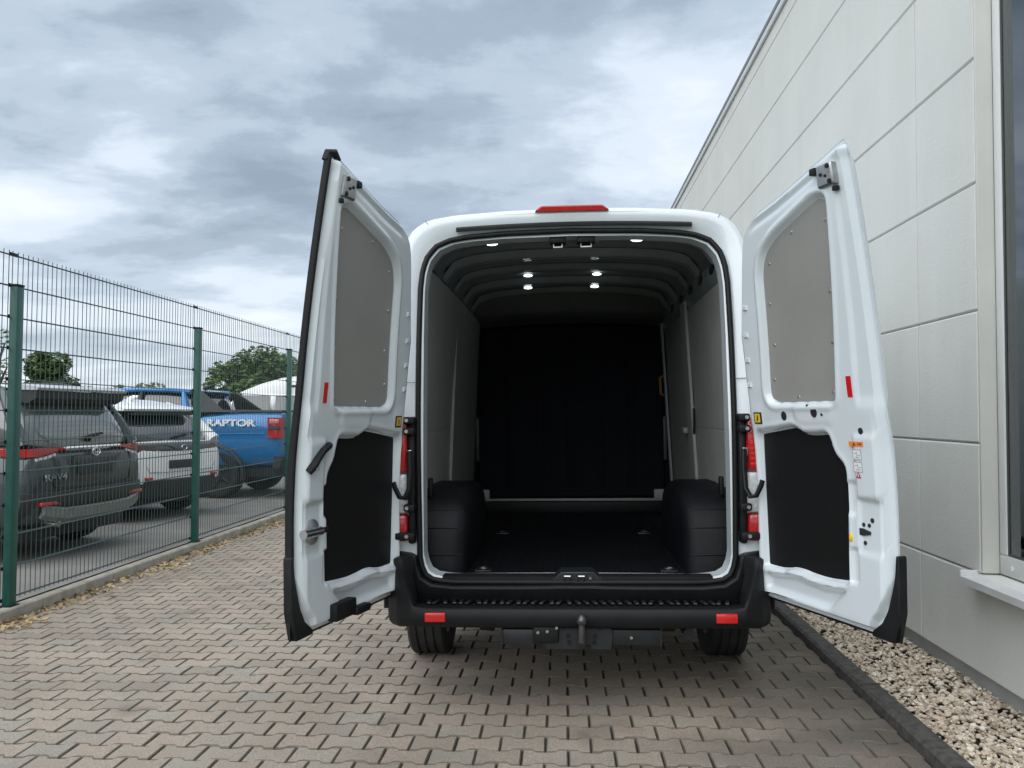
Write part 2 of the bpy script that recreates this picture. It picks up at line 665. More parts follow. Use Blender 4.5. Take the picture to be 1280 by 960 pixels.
def text_mesh(name, s, size, m, parent, f, thick=0.004, sx=1.0, bold=0.0):
    """flat lettering turned to mesh; f(a,b,c) places it"""
    cu = bpy.data.curves.new(name, 'FONT')
    cu.body = s
    cu.size = size
    cu.extrude = thick / 2
    cu.offset = bold
    cu.align_x = 'CENTER'
    cu.align_y = 'CENTER'
    t = bpy.data.objects.new(name, cu)
    col.objects.link(t)
    dg = bpy.context.evaluated_depsgraph_get()
    me = bpy.data.meshes.new_from_object(t.evaluated_get(dg))
    bpy.data.objects.remove(t)
    for v in me.vertices:
        v.co = f(v.co.x * sx, v.co.y, v.co.z)
    me.materials.clear()
    return link_mesh(name, me, m, parent)

# ================================================================== THE SETTING
TILT = R(-0.9)                       # the yard drains to the left
SLOPE = math.tan(R(0.9))
FX = -4.12                           # fence line
WX = 2.08                            # wall face


def gz(x):
    return SLOPE * x


def sheet(name, x0, x1, y0, y1, z, m, sub=1):
    b = MB()
    b.grid(lambda a, c: (x0 + (x1 - x0) * a, y0 + (y1 - y0) * c, z), sub, sub)
    o = b.build(name, m, smooth=None)
    return tag(o, kind='structure')


sheet('ground', -900, 900, -300, 1500, -0.16, M['earth'])
sheet('parking_lot', -42, FX - 0.02, -6, 46, -0.04, M['asphalt'])

# ---- bone-shaped concrete pavers
stops = [(0.262, 0.232, 0.192), (0.300, 0.258, 0.209), (0.322, 0.275, 0.221), (0.338, 0.280, 0.228), (0.310, 0.268, 0.218), (0.292, 0.268, 0.226), (0.350, 0.298, 0.240)]
GRIME_SHADE = (1.2, 2.25, 0.76)  # kerb-side darkening: grime plus shade put into the paver colour
M['paver'] = tone_mat('paver_concrete', stops, 'object', 0.88, 0.7, 170, 0.34, grime_shade=GRIME_SHADE)
M['paver_far'] = tone_mat('paver_concrete_far', stops, 'attr', 0.88, 0.7, 170, 0.34, grime_shade=GRIME_SHADE)
M['paver_edge'] = mat('paver_dirty_edge', (0.125, 0.108, 0.085), 0.95, var=0.35, vscale=9, bump=0.4)
yard = empty('paved_yard', (0, 0, 0), (0, TILT, 0))
tag(yard, kind='structure')
b = MB()
b.grid(lambda a, c: (-4.0 + 5.53 * a, 1.5 + 15.5 * c, -0.013), 1, 1)
b.build('joint_bed', M['sand'], yard, smooth=None)


def bone(wx=0.0966, hw=0.0797, wa=0.0570):
    q = [(wx, hw), (0.058, hw), (0.050, hw - 0.004), (0.038, wa + 0.003), (0.030, wa)]
    top = [(x, y) for x, y in q] + [(-x, y) for x, y in reversed(q)]
    return top + [(-x, -y) for x, y in top]


def paver_geom(d=0.0):
    o = bone()
    i1 = inset(o, 0.0055)
    n = len(o)
    v = [(x, y, -0.03) for x, y in o] + [(x, y, -0.0060) for x, y in o] + [(x, y, 0.0) for x, y in i1]
    f = []
    for k in (0, 1):
        for i in range(n):
            j = (i + 1) % n
            f.append((k * n + i, k * n + j, k * n + n + j, k * n + n + i))
    f.append(tuple(range(2 * n, 3 * n)))
    return v, f


pv, pf = paver_geom()
pme = bpy.data.meshes.new('paver')
pme.from_pydata(pv, [], pf)
pme.materials.append(M['paver'])
pme.materials.append(M['paver_edge'])
for k_, pl_ in enumerate(pme.polygons):
    pl_.material_index = 0 if k_ == len(pf) - 1 else 1
PX, PY = 0.1985, 0.1425
spots = []
for r_ in range(0, 96):
    y = 1.72 + r_ * PY
    for c_ in range(-21, 9):
        x = c_ * PX + (PX / 2 if r_ % 2 else 0) + 0.02
        if -3.93 < x < 1.44:
            spots.append((x, y))
cp = cam.location


def shows(p):
    x, y = p
    X, Y = x * math.cos(R(3.63)) + y * math.sin(R(3.63)), -x * math.sin(R(3.63)) + y * math.cos(R(3.63))
    return Y > 3.05 and abs(X / Y) < 0.655


near = sorted((p for p in spots if shows(p)), key=lambda p: p[0] ** 2 + p[1] ** 2)[:300]
nearset = set(near)
FV, FF, FT = [], [], []
for p in spots:
    dz, rx, ry, rz = rnd.gauss(0, 0.0011), rnd.gauss(0, 0.006), rnd.gauss(0, 0.006), rnd.gauss(0, 0.008)
    x, y = p[0] + rnd.gauss(0, 0.0008), p[1] + rnd.gauss(0, 0.0008)
    # long, shallow undulation and ruts of a driven surface
    dz += 0.006 * noise.noise(Vector((x * 0.5, y * 0.4, 3.0)))
    if p in nearset:
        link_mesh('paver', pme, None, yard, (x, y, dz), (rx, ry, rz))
    else:
        Mx = Matrix.Translation((x, y, dz)) @ Matrix.Rotation(rz, 4, 'Z') @ Matrix.Rotation(rx, 4, 'X') @ Matrix.Rotation(ry, 4, 'Y')
        o_ = len(FV)
        FV += [tuple(Mx @ Vector(q)) for q in pv]
        FF += [tuple(k + o_ for k in q) for q in pf]
        FT += [rnd.random()] * len(pf)
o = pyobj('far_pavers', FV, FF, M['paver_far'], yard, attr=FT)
o.data.materials.append(M['paver_edge'])
o.data.polygons.foreach_set('material_index', [0 if (k_ + 1) % len(pf) == 0 else 1 for k_ in range(len(FF))])
tag(o, kind='stuff')

# cut stones that close the courses against the dark kerb are in the same bond: narrow strip of half stones
o_v, o_f, o_t = [], [], []
for r_ in range(0, 96):
    y = 1.72 + r_ * PY
    xs = [p[0] for p in spots if abs(p[1] - y) < 1e-6]
    for side in (0, 1):
        if side:
            x0, x1 = max(xs) + PX / 2 + 0.001, 1.497
        else:
            x0, x1 = -3.985, min(xs) - PX / 2 - 0.001
        if x1 - x0 < 0.03:
            continue
        z = rnd.gauss(-0.001, 0.001)
        k = len(o_v)
        h0, h1 = (0.0775, 0.064) if side else (0.064, 0.0775)
        o_v += [(x0, y - h0, z - 0.03), (x1, y - h1, z - 0.03), (x1, y + h1, z - 0.03), (x0, y + h0, z - 0.03),
                (x0 + .004, y - h0 + .004, z), (x1 - .004, y - h1 + .004, z), (x1 - .004, y + h1 - .004, z), (x0 + .004, y + h0 - .004, z)]
        q = [(0, 1, 5, 4), (1, 2, 6, 5), (2, 3, 7, 6), (3, 0, 4, 7), (4, 5, 6, 7)]
        o_f += [tuple(i + k for i in t) for t in q]
        o_t += [rnd.random()] * 5
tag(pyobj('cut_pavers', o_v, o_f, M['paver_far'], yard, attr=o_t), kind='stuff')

# ---- kerbs: each stone a piece


def kerb(name, x0, x1, zb, zt, m, y0, y1, ln, lean):
    root = tag(empty(name), kind='structure')
    y = y0
    while y < y1:
        b = MB()
        n = 22
        ring = []
        for i in range(n + 1):
            yy = y + 0.005 + (ln - 0.010) * i / n
            k = 0.0004
            w = [rnd.uniform(-k, k) for _ in range(6)]
            ring.append([(x0, yy, zb), (x0 + w[0], yy, zt - 0.014 + w[1]), (x0 + 0.012 + w[2], yy, zt + w[3]), (x1 - 0.01 + w[4], yy, zt + w[3]), (x1, yy, zt - 0.01 + w[5]), (x1, yy, zb)])
        b.loft(ring)
        b.build('kerb_stone', m, root, smooth=22, loc=(rnd.gauss(0, 0.0015), 0, rnd.gauss(0, 0.0015)))
        y += ln
    return root


kerb('wall_kerb', 1.505, 1.608, -0.1, 0.083, M['kerb_dark'], 1.4, 16.4, 1.0, 0)
kerb('fence_kerb', -4.085, -3.992, -0.2, 0.022, M['kerb'], 1.2, 18.2, 1.0, 0)
b = MB()
b.grid(lambda a, c: (FX - 0.15 + 0.11 * a + 0.0, 1.0 + 18 * c, 0.004 - 0.05 * (1 - a)), 1, 1)
tag(b.build('verge', M['asphalt'], smooth=None), kind='structure')

# ---- gravel bed between kerb and wall
GC = [(0.36, 0.29, 0.22), (0.50, 0.42, 0.33), (0.64, 0.56, 0.45), (0.58, 0.45, 0.34), (0.74, 0.67, 0.56), (0.45, 0.38, 0.30), (0.62, 0.51, 0.40), (0.80, 0.75, 0.66)]
M['gravel'] = tone_mat('gravel_stone', GC, 'attr', 0.8, 0.3, 130, 0.25)
tag(sheet('gravel_bed', 1.605, 2.2, 1.2, 17, 0.035, M['sand']), kind='structure')
ico = bmesh.new()
bmesh.ops.create_icosphere(ico, subdivisions=1, radius=1.0)
iv1 = [v.co.copy() for v in ico.verts]
if1 = [tuple(v.index for v in f.verts) for f in ico.faces]
ico.free()
iv0 = iv1
GV, GF, GT = [], [], []
for i in range(10500):
    y = 2.9 + (rnd.random() ** 1.5) * 8.5
    x = rnd.uniform(1.615, 2.125)
    s = rnd.uniform(0.0070, 0.0150) * (1.35 if rnd.random() < 0.15 else 1)
    sc_ = Vector((rnd.uniform(0.75, 1.5), rnd.uniform(0.75, 1.35), rnd.uniform(0.42, 0.8))) * s
    rot = Matrix.Rotation(rnd.uniform(0, 6.3), 3, 'Z') @ Matrix.Rotation(rnd.uniform(-0.7, 0.7), 3, 'X')
    z = 0.042 + rnd.random() * 0.022 + 0.012 * sstep(1.7, 2.1, x)
    sd = rnd.random() * 50
    k = len(GV)
    for q in iv0:
        w = 1 + 0.34 * noise.noise(q * 1.4 + Vector((sd, sd * .7, 0)))
        p = rot @ Vector((q.x * sc_.x * w, q.y * sc_.y * w, q.z * sc_.z * w))
        GV.append((x + p.x, y + p.y, z + p.z))
    GF += [tuple(t + k for t in f) for f in if1]
    GT += [rnd.random()] * len(if1)
tag(pyobj('gravel', GV, GF, M['gravel'], smooth=50, attr=GT), 'pale beige pebbles filling the strip between dark kerb and wall', 'gravel', kind='stuff')

# ---- dry leaves and husks swept against the fence kerb
LV, LF, = [], []
for i in range(1500):
    y = 5.2 + rnd.random() ** 1.2 * 9.0
    clump = 0.5 + 0.5 * noise.noise(Vector((y * 1.7, 0, 5)))
    if rnd.random() > 0.25 + clump:
        continue
    x = -3.985 + abs(rnd.gauss(0, 0.05 + 0.12 * clump))
    z = gz(x) + 0.003 + max(0, 0.022 * clump * rnd.random() * (1 - (x + 3.985) * 4))
    s = rnd.uniform(0.008, 0.024)
    rot = Matrix.Rotation(rnd.uniform(0, 6.3), 3, 'Z') @ Matrix.Rotation(rnd.gauss(0, 0.5), 3, 'X') @ Matrix.Rotation(rnd.gauss(0, 0.5), 3, 'Y')
    k = len(LV)
    cu = rnd.uniform(0, 0.5)
    for q in ((-1.4, 0, 0), (-0.4, -0.6, cu), (0.7, -0.5, cu), (1.5, 0, 0.2), (0.7, 0.5, cu), (-0.4, 0.6, cu)):
        p = rot @ (Vector(q) * s)
        LV.append((x + p.x, y + p.y, z + p.z + s * 0.2))
    LF += [(k, k + 1, k + 2, k + 3), (k, k + 3, k + 4, k + 5)]
tag(pyobj('dry_leaves', LV, LF, M['dry']), 'dry tan leaf litter swept along the foot of the fence kerb', 'leaf litter', kind='stuff')

# tufts of weed in the kerb joint and scattered bits in paver joints
LV, LF = [], []
for i in range(150):
    y = 4.8 + rnd.random() * 8
    if rnd.random() < 0.25 and y < 7:
        x, y = rnd.uniform(-3.4, -1.2), rnd.uniform(4.0, 7)
        hgt = 0.012
    else:
        x = -3.985 + abs(rnd.gauss(0, 0.02))
        hgt = 0.05
    for bl in range(5):
        a_ = rnd.uniform(0, 6.3)
        h = hgt * rnd.uniform(0.4, 1.0)
        dx, dy = math.cos(a_) * h * 0.6, math.sin(a_) * h * 0.6
        k = len(LV)
        z = gz(x) - 0.004
        LV += [(x - 0.003, y, z), (x + 0.003, y, z), (x + dx, y + dy, z + h)]
        LF.append((k, k + 1, k + 2))
tag(pyobj('joint_weeds', LV, LF, M['leaf2']), 'tiny green weeds growing along the fence kerb and joints', 'weeds', kind='stuff')

# ================================================================== THE BUILDING
bld = empty('commercial_building', (WX, 0, 0))
tag(bld, 'long pale rendered building with grooved wall panels and a tall window', 'building')
ZR = [0.158, 0.66, 1.312, 1.985, 2.638, 3.28, 3.93, 4.55, 5.20, 5.42]
YC = [5.04, 10.93, 16.8, 22.6]
WY0, WY1, WZ0, WZ1 = 0.6, 4.335, 0.66, 4.55


def wall_panel(y0, y1, z0, z1):
    gy, gzv, ch = 0.0050, 0.0020, 0.009
    b = MB()
    prof = [(0.125, z0 + gzv), (ch, z0 + gzv), (0.0, z0 + gzv + ch), (0.0, z1 - gzv - ch), (ch, z1 - gzv), (0.125, z1 - gzv)]
    rings = []
    for yy, dx in ((y0 + gy, 0.003), (y0 + gy + 0.003, 0.0), (y1 - gy - 0.003, 0.0), (y1 - gy, 0.003)):
        rings.append([(x + (dx if x < 0.1 else 0), yy, z) for x, z in prof])
    b.loft(rings)
    b.build('wall_panel', M['render'], bld, smooth=None)


for z0, z1 in zip(ZR, ZR[1:]):
    ys = ([WY1] if z0 >= WZ0 - 0.01 and z1 <= WZ1 + 0.01 else [-7.0]) + YC
    for y0, y1 in zip(ys, ys[1:]):
        wall_panel(y0, y1, z0, z1)
    if ys[0] == WY1:
        wall_panel(-7.0, WY0, z0, z1)
b = MB()
b.box(0.10, 14.0, -7.0, WY0 + 0.001, 0.10, 5.40)
b.box(0.10, 14.0, WY1 + 0.012, 22.6, 0.10, 5.40)
b.box(0.10, 14.0, WY0 + 0.003, WY1 + 0.010, 0.10, WZ0 - 0.03)
b.box(0.10, 14.0, WY0 + 0.003, WY1 + 0.010, WZ1 + 0.004, 5.40)
b.build('core_wall', M['groove'], bld, smooth=None)
MB().box(0.042, 0.30, -7.0, 22.6, -0.15, 0.150, 0.004).build('plinth', M['plinth'], bld)
MB().box(-0.035, 14.0, -7.05, 22.65, 5.425, 5.475, 0.006).build('coping', M['coping'], bld)
MB().box(-0.028, -0.005, -7.0, 22.6, 5.36, 5.424, 0.003).build('drip_edge', M['sill'], bld)
MB().box(0.0035, 0.087, WY1 - 0.012, WY1 + 0.003, WZ0 + 0.006, WZ1 - 0.002, 0.003).build('window_jamb', M['jamb'], bld)
wdw = empty('window', (0.085, 0, 0), parent=bld)
b = MB()
fw, mid = 0.068, 2.35
for y0, y1, z0, z1 in ((WY0 + 0.004, WY1 - 0.0135, WZ0 + 0.006, WZ0 + 0.006 + fw + 0.03), (WY0 + 0.004, WY1 - 0.0135, WZ1 - fw, WZ1 - 0.004),
                       (WY0 + 0.004, WY0 + fw, WZ0 + fw + 0.037, WZ1 - fw - 0.001), (WY1 - fw - 0.012, WY1 - 0.0135, WZ0 + fw + 0.037, WZ1 - fw - 0.001), (mid - 0.05, mid + 0.05, WZ0 + fw + 0.037, WZ1 - fw - 0.001)):
    b.box(0.0, 0.07, y0, y1, z0, z1, 0.006)
b.build('frame', M['frame'], wdw)
for y0, y1 in ((WY0 + fw + 0.002, mid - 0.052), (mid + 0.052, WY1 - fw - 0.014)):
    z0, z1 = WZ0 + fw + 0.039, WZ1 - fw - 0.003
    b = MB()
    g = 0.009
    for a0, a1, c0, c1 in ((y0, y1, z0, z0 + g), (y0, y1, z1 - g, z1), (y0, y0 + g, z0 + g, z1 - g), (y1 - g, y1, z0 + g, z1 - g)):
        b.box(0.006, 0.05, a0, a1, c0, c1, 0.002)
    b.build('gasket', M['gap'], wdw)
    MB().box(0.012, 0.018, y0 + g, y1 - g, z0 + g, z1 - g).build('pane', M['pane'], wdw, smooth=None)
b = MB()
b.cyl((-0.004, WY1 - 0.13, WZ0 + 0.05), (0.004, WY1 - 0.13, WZ0 + 0.05), 0.012, n=12)
b.build('drain_cap', M['paper'], wdw)
b = MB()
prof = [(0.10, WZ0 + 0.004), (-0.165, WZ0 - 0.018), (-0.165, WZ0 - 0.052), (-0.158, WZ0 - 0.052), (-0.155, WZ0 - 0.025), (0.10, WZ0 - 0.012)]
b.loft([[(x, y, z) for x, z in prof] for y in (WY0 - 0.04, WY1 + 0.035)])
b.build('sill', M['sill'], wdw, smooth=None)
MB().box(-0.167, 0.0, WY1 + 0.036, WY1 + 0.052, WZ0 - 0.055, WZ0 + 0.012, 0.004).build('sill_end', M['sill'], wdw)
ny = 26
for i in range(ny):
    yy = WY0 + 0.12 + (WY1 - WY0 - 0.24) * i / (ny - 1)
    MB().box(-0.055, 0.055, -0.0015, 0.0015, WZ0 + 0.15, WZ1 - 0.15).build('blind_slat', M['blind'], bld, smooth=None, loc=(0.20, yy, 0), rot=(0, 0, R(72 + rnd.gauss(0, 4))))
b = MB()
b.box(0.9, 0.95, WY0, WY1, WZ0 - 0.02, WZ1)
b.build('room_backing', M['room'], bld, smooth=None)

# ================================================================== THE FENCE
fence = empty('mesh_fence', (FX, 0, 0))
tag(fence, 'green double-rod mesh fence with posts along the left kerb', 'fence')
POSTS = [2.84 + 3.07 * i for i in range(6)]
FB, FDZ, NH = 0.064, 0.2318, 12
FT_ = FB + FDZ * (NH - 1)
ptop = 2.378
b = MB()
b.box(-0.03, 0.03, -0.04, 0.04, -0.25, ptop - 0.006, 0.006)
post0 = b.build('post', M['green'], fence, loc=(0.055, POSTS[0], 0))
capm = MB().box(-0.033, 0.033, -0.043, 0.043, ptop - 0.006, ptop + 0.012, 0.005)
cap0 = capm.build('post_cap', M['seal'], post0)
clipm = MB().box(-0.040, -0.031, -0.048, 0.048, -0.014, 0.014, 0.003)
clip0 = clipm.build('clip', M['seal'], post0, loc=(0, 0, FB))
base0 = MB().box(-0.05, 0.05, -0.06, 0.06, -0.08, 0.03, 0.008).build('foot', M['seal'], post0)
for i, y in enumerate(POSTS):
    if i == 0:
        p = post0
    else:
        p = post0.copy()
        p.location = (0.055, y, 0)
        col.objects.link(p)
        for c in (cap0, base0):
            k = c.copy()
            k.parent = p
            col.objects.link(k)
    for j in range(0 if i else 1, NH):
        k = clip0.copy()
        k.parent = p
        k.location = (0, 0, FB + FDZ * j)
        col.objects.link(k)


def rod_mesh(name, p0, p1, r, n=5):
    b = MB()
    b.cyl(p0, p1, r, n=n)
    o = b.build(name, M['wire'], None, smooth=60)
    me = o.data
    bpy.data.objects.remove(o)
    return me


span = 3.07 - 0.02
NV = 51
vme = rod_mesh('vertical_rod', (0, 0, FB - 0.02), (0, 0, FT_ + 0.033), 0.0031)
hme = rod_mesh('horizontal_rod', (0, 0, 0), (0, span, 0), 0.0041, 6)
for y in POSTS[:-1]:
    panel = empty('mesh_panel', (0, y + 0.01, 0), parent=fence)
    for i in range(NV):
        link_mesh('vertical_rod', vme, None, panel, (0, 0.01 + (span - 0.02) * i / (NV - 1), 0), (0, rnd.gauss(0, 0.0006), 0))
    for j in range(NH):
        for s in (-1, 1):
            link_mesh('horizontal_rod', hme, None, panel, (s * 0.0098, 0, FB + FDZ * j + rnd.gauss(0, 0.0007)))

# ================================================================== THE VAN
van = empty('cargo_van', (0.07, 4.2, gz(0.07)), (0, TILT, 0))
tag(van, 'white panel van seen from behind with both rear doors open, empty black load bay', 'van')


def rake(z):
    """rear face leans forward above the waist: outward offset (negative = forward)"""
    return 0.0 if z < 1.25 else -0.155 * ((z - 1.25) / 1.25) ** 1.5


OUT = [(0.0, 0.50), (0.86, 0.50), (0.965, 0.56), (0.985, 0.75), (0.99, 1.1), (0.985, 1.45), (0.96, 1.8), (0.925, 2.1), (0.908, 2.25),
       (0.888, 2.37), (0.845, 2.448), (0.765, 2.497), (0.62, 2.521), (0.35, 2.538), (0.0, 2.545)]
OPN = [(0.0, 0.605), (0.62, 0.605), (0.72, 0.615), (0.768, 0.645), (0.790, 0.71), (0.795, 1.1), (0.797, 1.5), (0.797, 1.85), (0.794, 2.12), (0.784, 2.22),
       (0.760, 2.292), (0.712, 2.347), (0.635, 2.378), (0.54, 2.392), (0.35, 2.405), (0.0, 2.413)]


def full(half):
    return [(x, z) for x, z in half] + [(-x, z) for x, z in half[-2:0:-1]]


def ray_sample(poly, n, c=(0.0, 1.52)):
    out = []
    m = len(poly)
    for i in range(n):
        t = 2 * math.pi * i / n - math.pi / 2
        dx, dz = math.cos(t), math.sin(t)
        # square the angles so that corners keep density
        best = None
        for k in range(m):
            ax, az = poly[k - 1][0] - c[0], poly[k - 1][1] - c[1]
            bx, bz = poly[k][0] - c[0], poly[k][1] - c[1]
            ex, ez = bx - ax, bz - az
            de = dx * ez - dz * ex
            if abs(de) < 1e-9:
                continue
            s = (ax * ez - az * ex) / de
            u = (ax * dz - az * dx) / de
            if s > 0 and -1e-6 <= u <= 1 + 1e-6 and (best is None or s > best):
                best = s
        out.append((c[0] + dx * best, c[1] + dz * best))
    return out


NR = 176
fo, fi = ray_sample(full(OUT), NR), ray_sample(full(OPN), NR)


def mixr(t, inn, dy, base=0.0):
    """ring between outer (t=0) and opening (t=1), pushed towards the centre by inn, forward by dy"""
    out = []
    for (ax, az), (bx, bz) in zip(fo, fi):
        x, z = ax + (bx - ax) * t, az + (bz - az) * t
        if inn:
            l = math.hypot(x, z - 1.52)
            x, z = x * (1 - inn / l), 1.52 + (z - 1.52) * (1 - inn / l)
        out.append(Vector((x, -rake(z) + dy, z)))
    return out


def shell_ring(y, sc_w=1.0, top=None, wf=1.0):
    r = []
    for x, z in fo:
        zz = z
        if top is not None:
            zz = 0.50 + (z - 0.50) * (top - 0.50) / (2.545 - 0.50)
        r.append(Vector((x * wf, y, zz)))
    return r


rings = [mixr(1.0, 0.022, 0.16), mixr(1.0, 0.020, 0.052), mixr(1.0, -0.012, 0.046), mixr(0.80, 0, 0.040), mixr(0.72, 0, 0.030), mixr(0.40, 0, 0.012),
         mixr(0.22, 0, 0.004), mixr(0.08, 0, 0.010), mixr(0.02, 0, 0.028), mixr(0.0, 0, 0.06)]
for y, top, wf in ((0.45, 2.57, 1.0), (1.2, 2.60, 1.003), (2.2, 2.60, 1.003), (3.3, 2.585, 1.0), (3.7, 2.52, 0.99), (4.0, 2.36, 0.985), (4.4, 1.95, 0.98), (4.75, 1.52, 0.97), (5.1, 1.34, 0.93), (5.35, 1.15, 0.86), (5.48, 0.92, 0.74)):
    rings.append(shell_ring(y, 1, top, wf))
b = MB()
b.loft(rings, caps=False)
vend = [v for v in b.bm.verts if v.co.y > 5.4]
b.bm.faces.new(sorted(vend, key=lambda v: math.atan2(v.co.z - 0.7, v.co.x)))
body = b.build('body', M['white'], van, smooth=40)
# thin panel gaps on the roof corner frame, left and right
for s in (-1, 1):
    MB().tube([(s * 0.80, -rake(1.62) + 0.033, 1.62), (s * 0.86, -rake(1.62) + 0.016, 1.621), (s * 0.93, -rake(1.62) + 0.004, 1.623)], 0.0022, 6).build('panel_gap', M['inkgrey'], van)
    MB().tube([(s * 0.775, -rake(2.44) + 0.006, 2.485), (s * 0.745, -rake(2.42) + 0.02, 2.44), (s * 0.715, -rake(2.4) + 0.030, 2.40)], 0.002, 6).build('panel_gap', M['inkgrey'], van)

# windscreen, cab side windows, front lamps, grille (round the far side)
b = MB()
b.loft([[(-0.78, 3.86, 2.40), (0.78, 3.86, 2.40)], [(-0.84, 4.12, 2.20), (0.84, 4.12, 2.20)], [(-0.90, 4.42, 1.90), (0.90, 4.42, 1.90)], [(-0.90, 4.73, 1.545), (0.90, 4.73, 1.545)]], closed=False)
b.build('windscreen', M['felt'], van)
for s in (-1, 1):
    MB().prism(rounded([(3.25, 1.42), (4.55, 1.42), (4.30, 1.85), (4.02, 2.05), (3.25, 2.05)], 0.06), 0.0, 0.02, lambda a, c, d, s=s: Vector((s * (0.985 - 0.055 * max(0, (c - 1.42) / 0.6) + d * 0.6), a, c))).build('side_window', M['felt'], van)
    MB().box(s * 0.60 - 0.16, s * 0.60 + 0.16, 5.22, 5.42, 0.92, 1.12, 0.05).build('headlight', M['clear'], van)
    mir = MB().box(s * 1.14 - 0.1, s * 1.14 + 0.1, 4.12, 4.24, 1.35, 1.72, 0.04).build('wing_mirror', M['plastic'], van)
MB().box(-0.42, 0.42, 5.34, 5.50, 0.72, 1.02, 0.04).build('grille', M['plastic'], van)
MB().box(-0.93, 0.93, 5.2, 5.55, 0.38, 0.66, 0.08).build('front_bumper', M['plastic'], van)

# rubber seal round the opening and the sill strip
b = MB()
b.tube([p + Vector((0, -0.006, 0)) for p in mixr(1.0, -0.004, 0.040)], 0.0145, 8, closed=True)
b.build('door_seal', M['seal'], van, smooth=180)
sl = []
for i in range(21):
    x = -0.61 + 1.235 * i / 20
    z = 2.449 - 0.018 * (abs(x) / 0.62) ** 2
    sl.append((x, -rake(z) + 0.010, z))
MB().tube(sl, 0.0155, 6, flat=0.7).build('header_strip', M['seal'], van)
# high brake lamp on the roof edge
bl = MB()
pr = rounded([(-0.196, 2.515), (0.202, 2.515), (0.165, 2.546), (-0.160, 2.546)], 0.012)
bl.prism(pr, 0.24, 0.135, lambda a, c, d: Vector((a, d + (a / 0.2) ** 2 * 0.01, c)), 0.008)
bl.build('brake_lamp', M['reddark'], van)

# small holes on the frame
# ---------------- load bay
b = MB()
b.box(-0.83, 0.83, 0.10, 3.05, 0.50, 0.598)
for i in range(23):
    x = -0.70 + 1.4 * i / 22
    b.box(x - 0.014, x + 0.014, 0.16, 3.02, 0.597, 0.6035, 0.002, 1)
floor = b.build('load_floor', M['mat_rubber'], van)
sill = MB()
sec = [(0.034, 0.590), (0.034, 0.622), (0.050, 0.632), (0.125, 0.630), (0.165, 0.606), (0.165, 0.590)]
sill.loft([[(x, y, z) for y, z in sec] for x in (-0.68, -0.13, -0.115, 0.13, 0.145, 0.68)])
sill.build('load_sill', M['plastic'], van)
# striker recess in the middle of the sill
st = MB()
st.prism([(-0.125, 0.612), (0.135, 0.612), (0.085, 0.655), (-0.075, 0.655)][::-1], 0.17, 0.030, lambda a, c, d: Vector((a, d, c - 0.002)), 0.004)
stk = st.build('striker_plate', M['hitch'], van)
for x in (-0.045, 0.025):
    MB().tube([(x - 0.016, 0.032, 0.622), (x - 0.016, 0.016, 0.622), (x - 0.014, 0.008, 0.636), (x + 0.014, 0.008, 0.636), (x + 0.016, 0.016, 0.622), (x + 0.016, 0.032, 0.622)], 0.0045, 8).build('striker', M['chrome'], stk)
MB().cyl((0.07, 0.034, 0.624), (0.07, 0.022, 0.624), 0.007).build('bolt', M['chrome'], stk)

for x in (-0.50, 0.50):
    for y in (0.34, 1.75):
        pl_ = MB().box(x - 0.045, x + 0.045, y - 0.03, y + 0.03, 0.6, 0.610, 0.004).build('lashing_plate', M['hitch'], van)
        MB().tube([(x + 0.026 * math.cos(k * math.pi / 8), y + 0.022 * math.sin(k * math.pi / 8), 0.616) for k in range(16)], 0.004, 6, closed=True).build('ring', M['balls'], pl_)
# side linings
SX = [(0.60, 0.872), (1.10, 0.868), (1.60, 0.862), (2.00, 0.838), (2.14, 0.815), (2.27, 0.780)]


def lining(name, s, poly, m, t=0.012, dx=0.0):
    bb = MB()
    bb.prism(poly, 0.0, t, lambda a, c, d: Vector((s * (lerp_tab(SX, c) - dx - d), a, c)), 0.003)
    return bb.build(name, m, van)


LP = [(0.13, 1.345), (0.13, 0.62), (1.58, 0.62), (1.58, 1.345)]
LU = [(0.19, 2.16), (0.13, 2.06), (0.13, 1.350), (1.58, 1.350), (1.58, 2.15)]
for s in (-1, 1):
    lining('side_lining', s, LP, M['lining'])
    lining('side_lining', s, LU if s > 0 else [(0.20, 2.25), (0.14, 2.16), (0.13, 2.06), (0.13, 1.350), (1.60, 1.350), (1.60, 2.26)], M['lining'])
lining('side_lining', -1, [(1.606, 2.26), (1.606, 1.350), (1.625, 0.62), (2.98, 0.62), (2.98, 2.25)], M['lining'])
lining('side_lining', 1, [(1.80, 1.30), (1.80, 0.66), (2.86, 0.66), (2.86, 1.30)], M['lining'])
lining('side_lining', 1, [(1.80, 2.00), (1.80, 1.31), (2.86, 1.31), (2.86, 1.99)], M['lining'])
for s in (-1, 1):
    # pillars and sheet metal between the linings
    lining('pillar', s, [(1.585, 2.22), (1.585, 0.6), (1.615 if s < 0 else 1.795, 0.6), (1.615 if s < 0 else 1.795, 2.22)], M['lining'], 0.02, -0.008)
    lining('pillar', s, [(2.99, 2.22), (2.99, 0.6), (3.05, 0.6), (3.05, 2.22)], M['primer'], 0.02, -0.008)
    lining('inner_skin', s, [(0.14, 2.19), (0.14, 0.58), (3.05, 0.58), (3.05, 2.19)], M['primer'], 0.004, -0.02)
    # torn clips / cut edge where the lining meets the pillar
    MB().tube([(s * 0.848, 1.60, 1.50), (s * 0.846, 1.61, 1.40), (s * 0.850, 1.60, 1.30), (s * 0.848, 1.60, 1.05), (s * 0.842, 1.62, 0.98), (s * 0.845, 1.59, 0.92)], 0.005, 6).build('edge_trim', M['lining'], van)
MB().box(0.828, 0.846, 1.58, 1.64, 1.30, 1.48, 0.006).build('door_catch', M['seal'], van)
MB().box(0.80, 0.835, 1.83, 2.0, 1.30, 1.345, 0.01).build('door_pull', M['primer'], van)
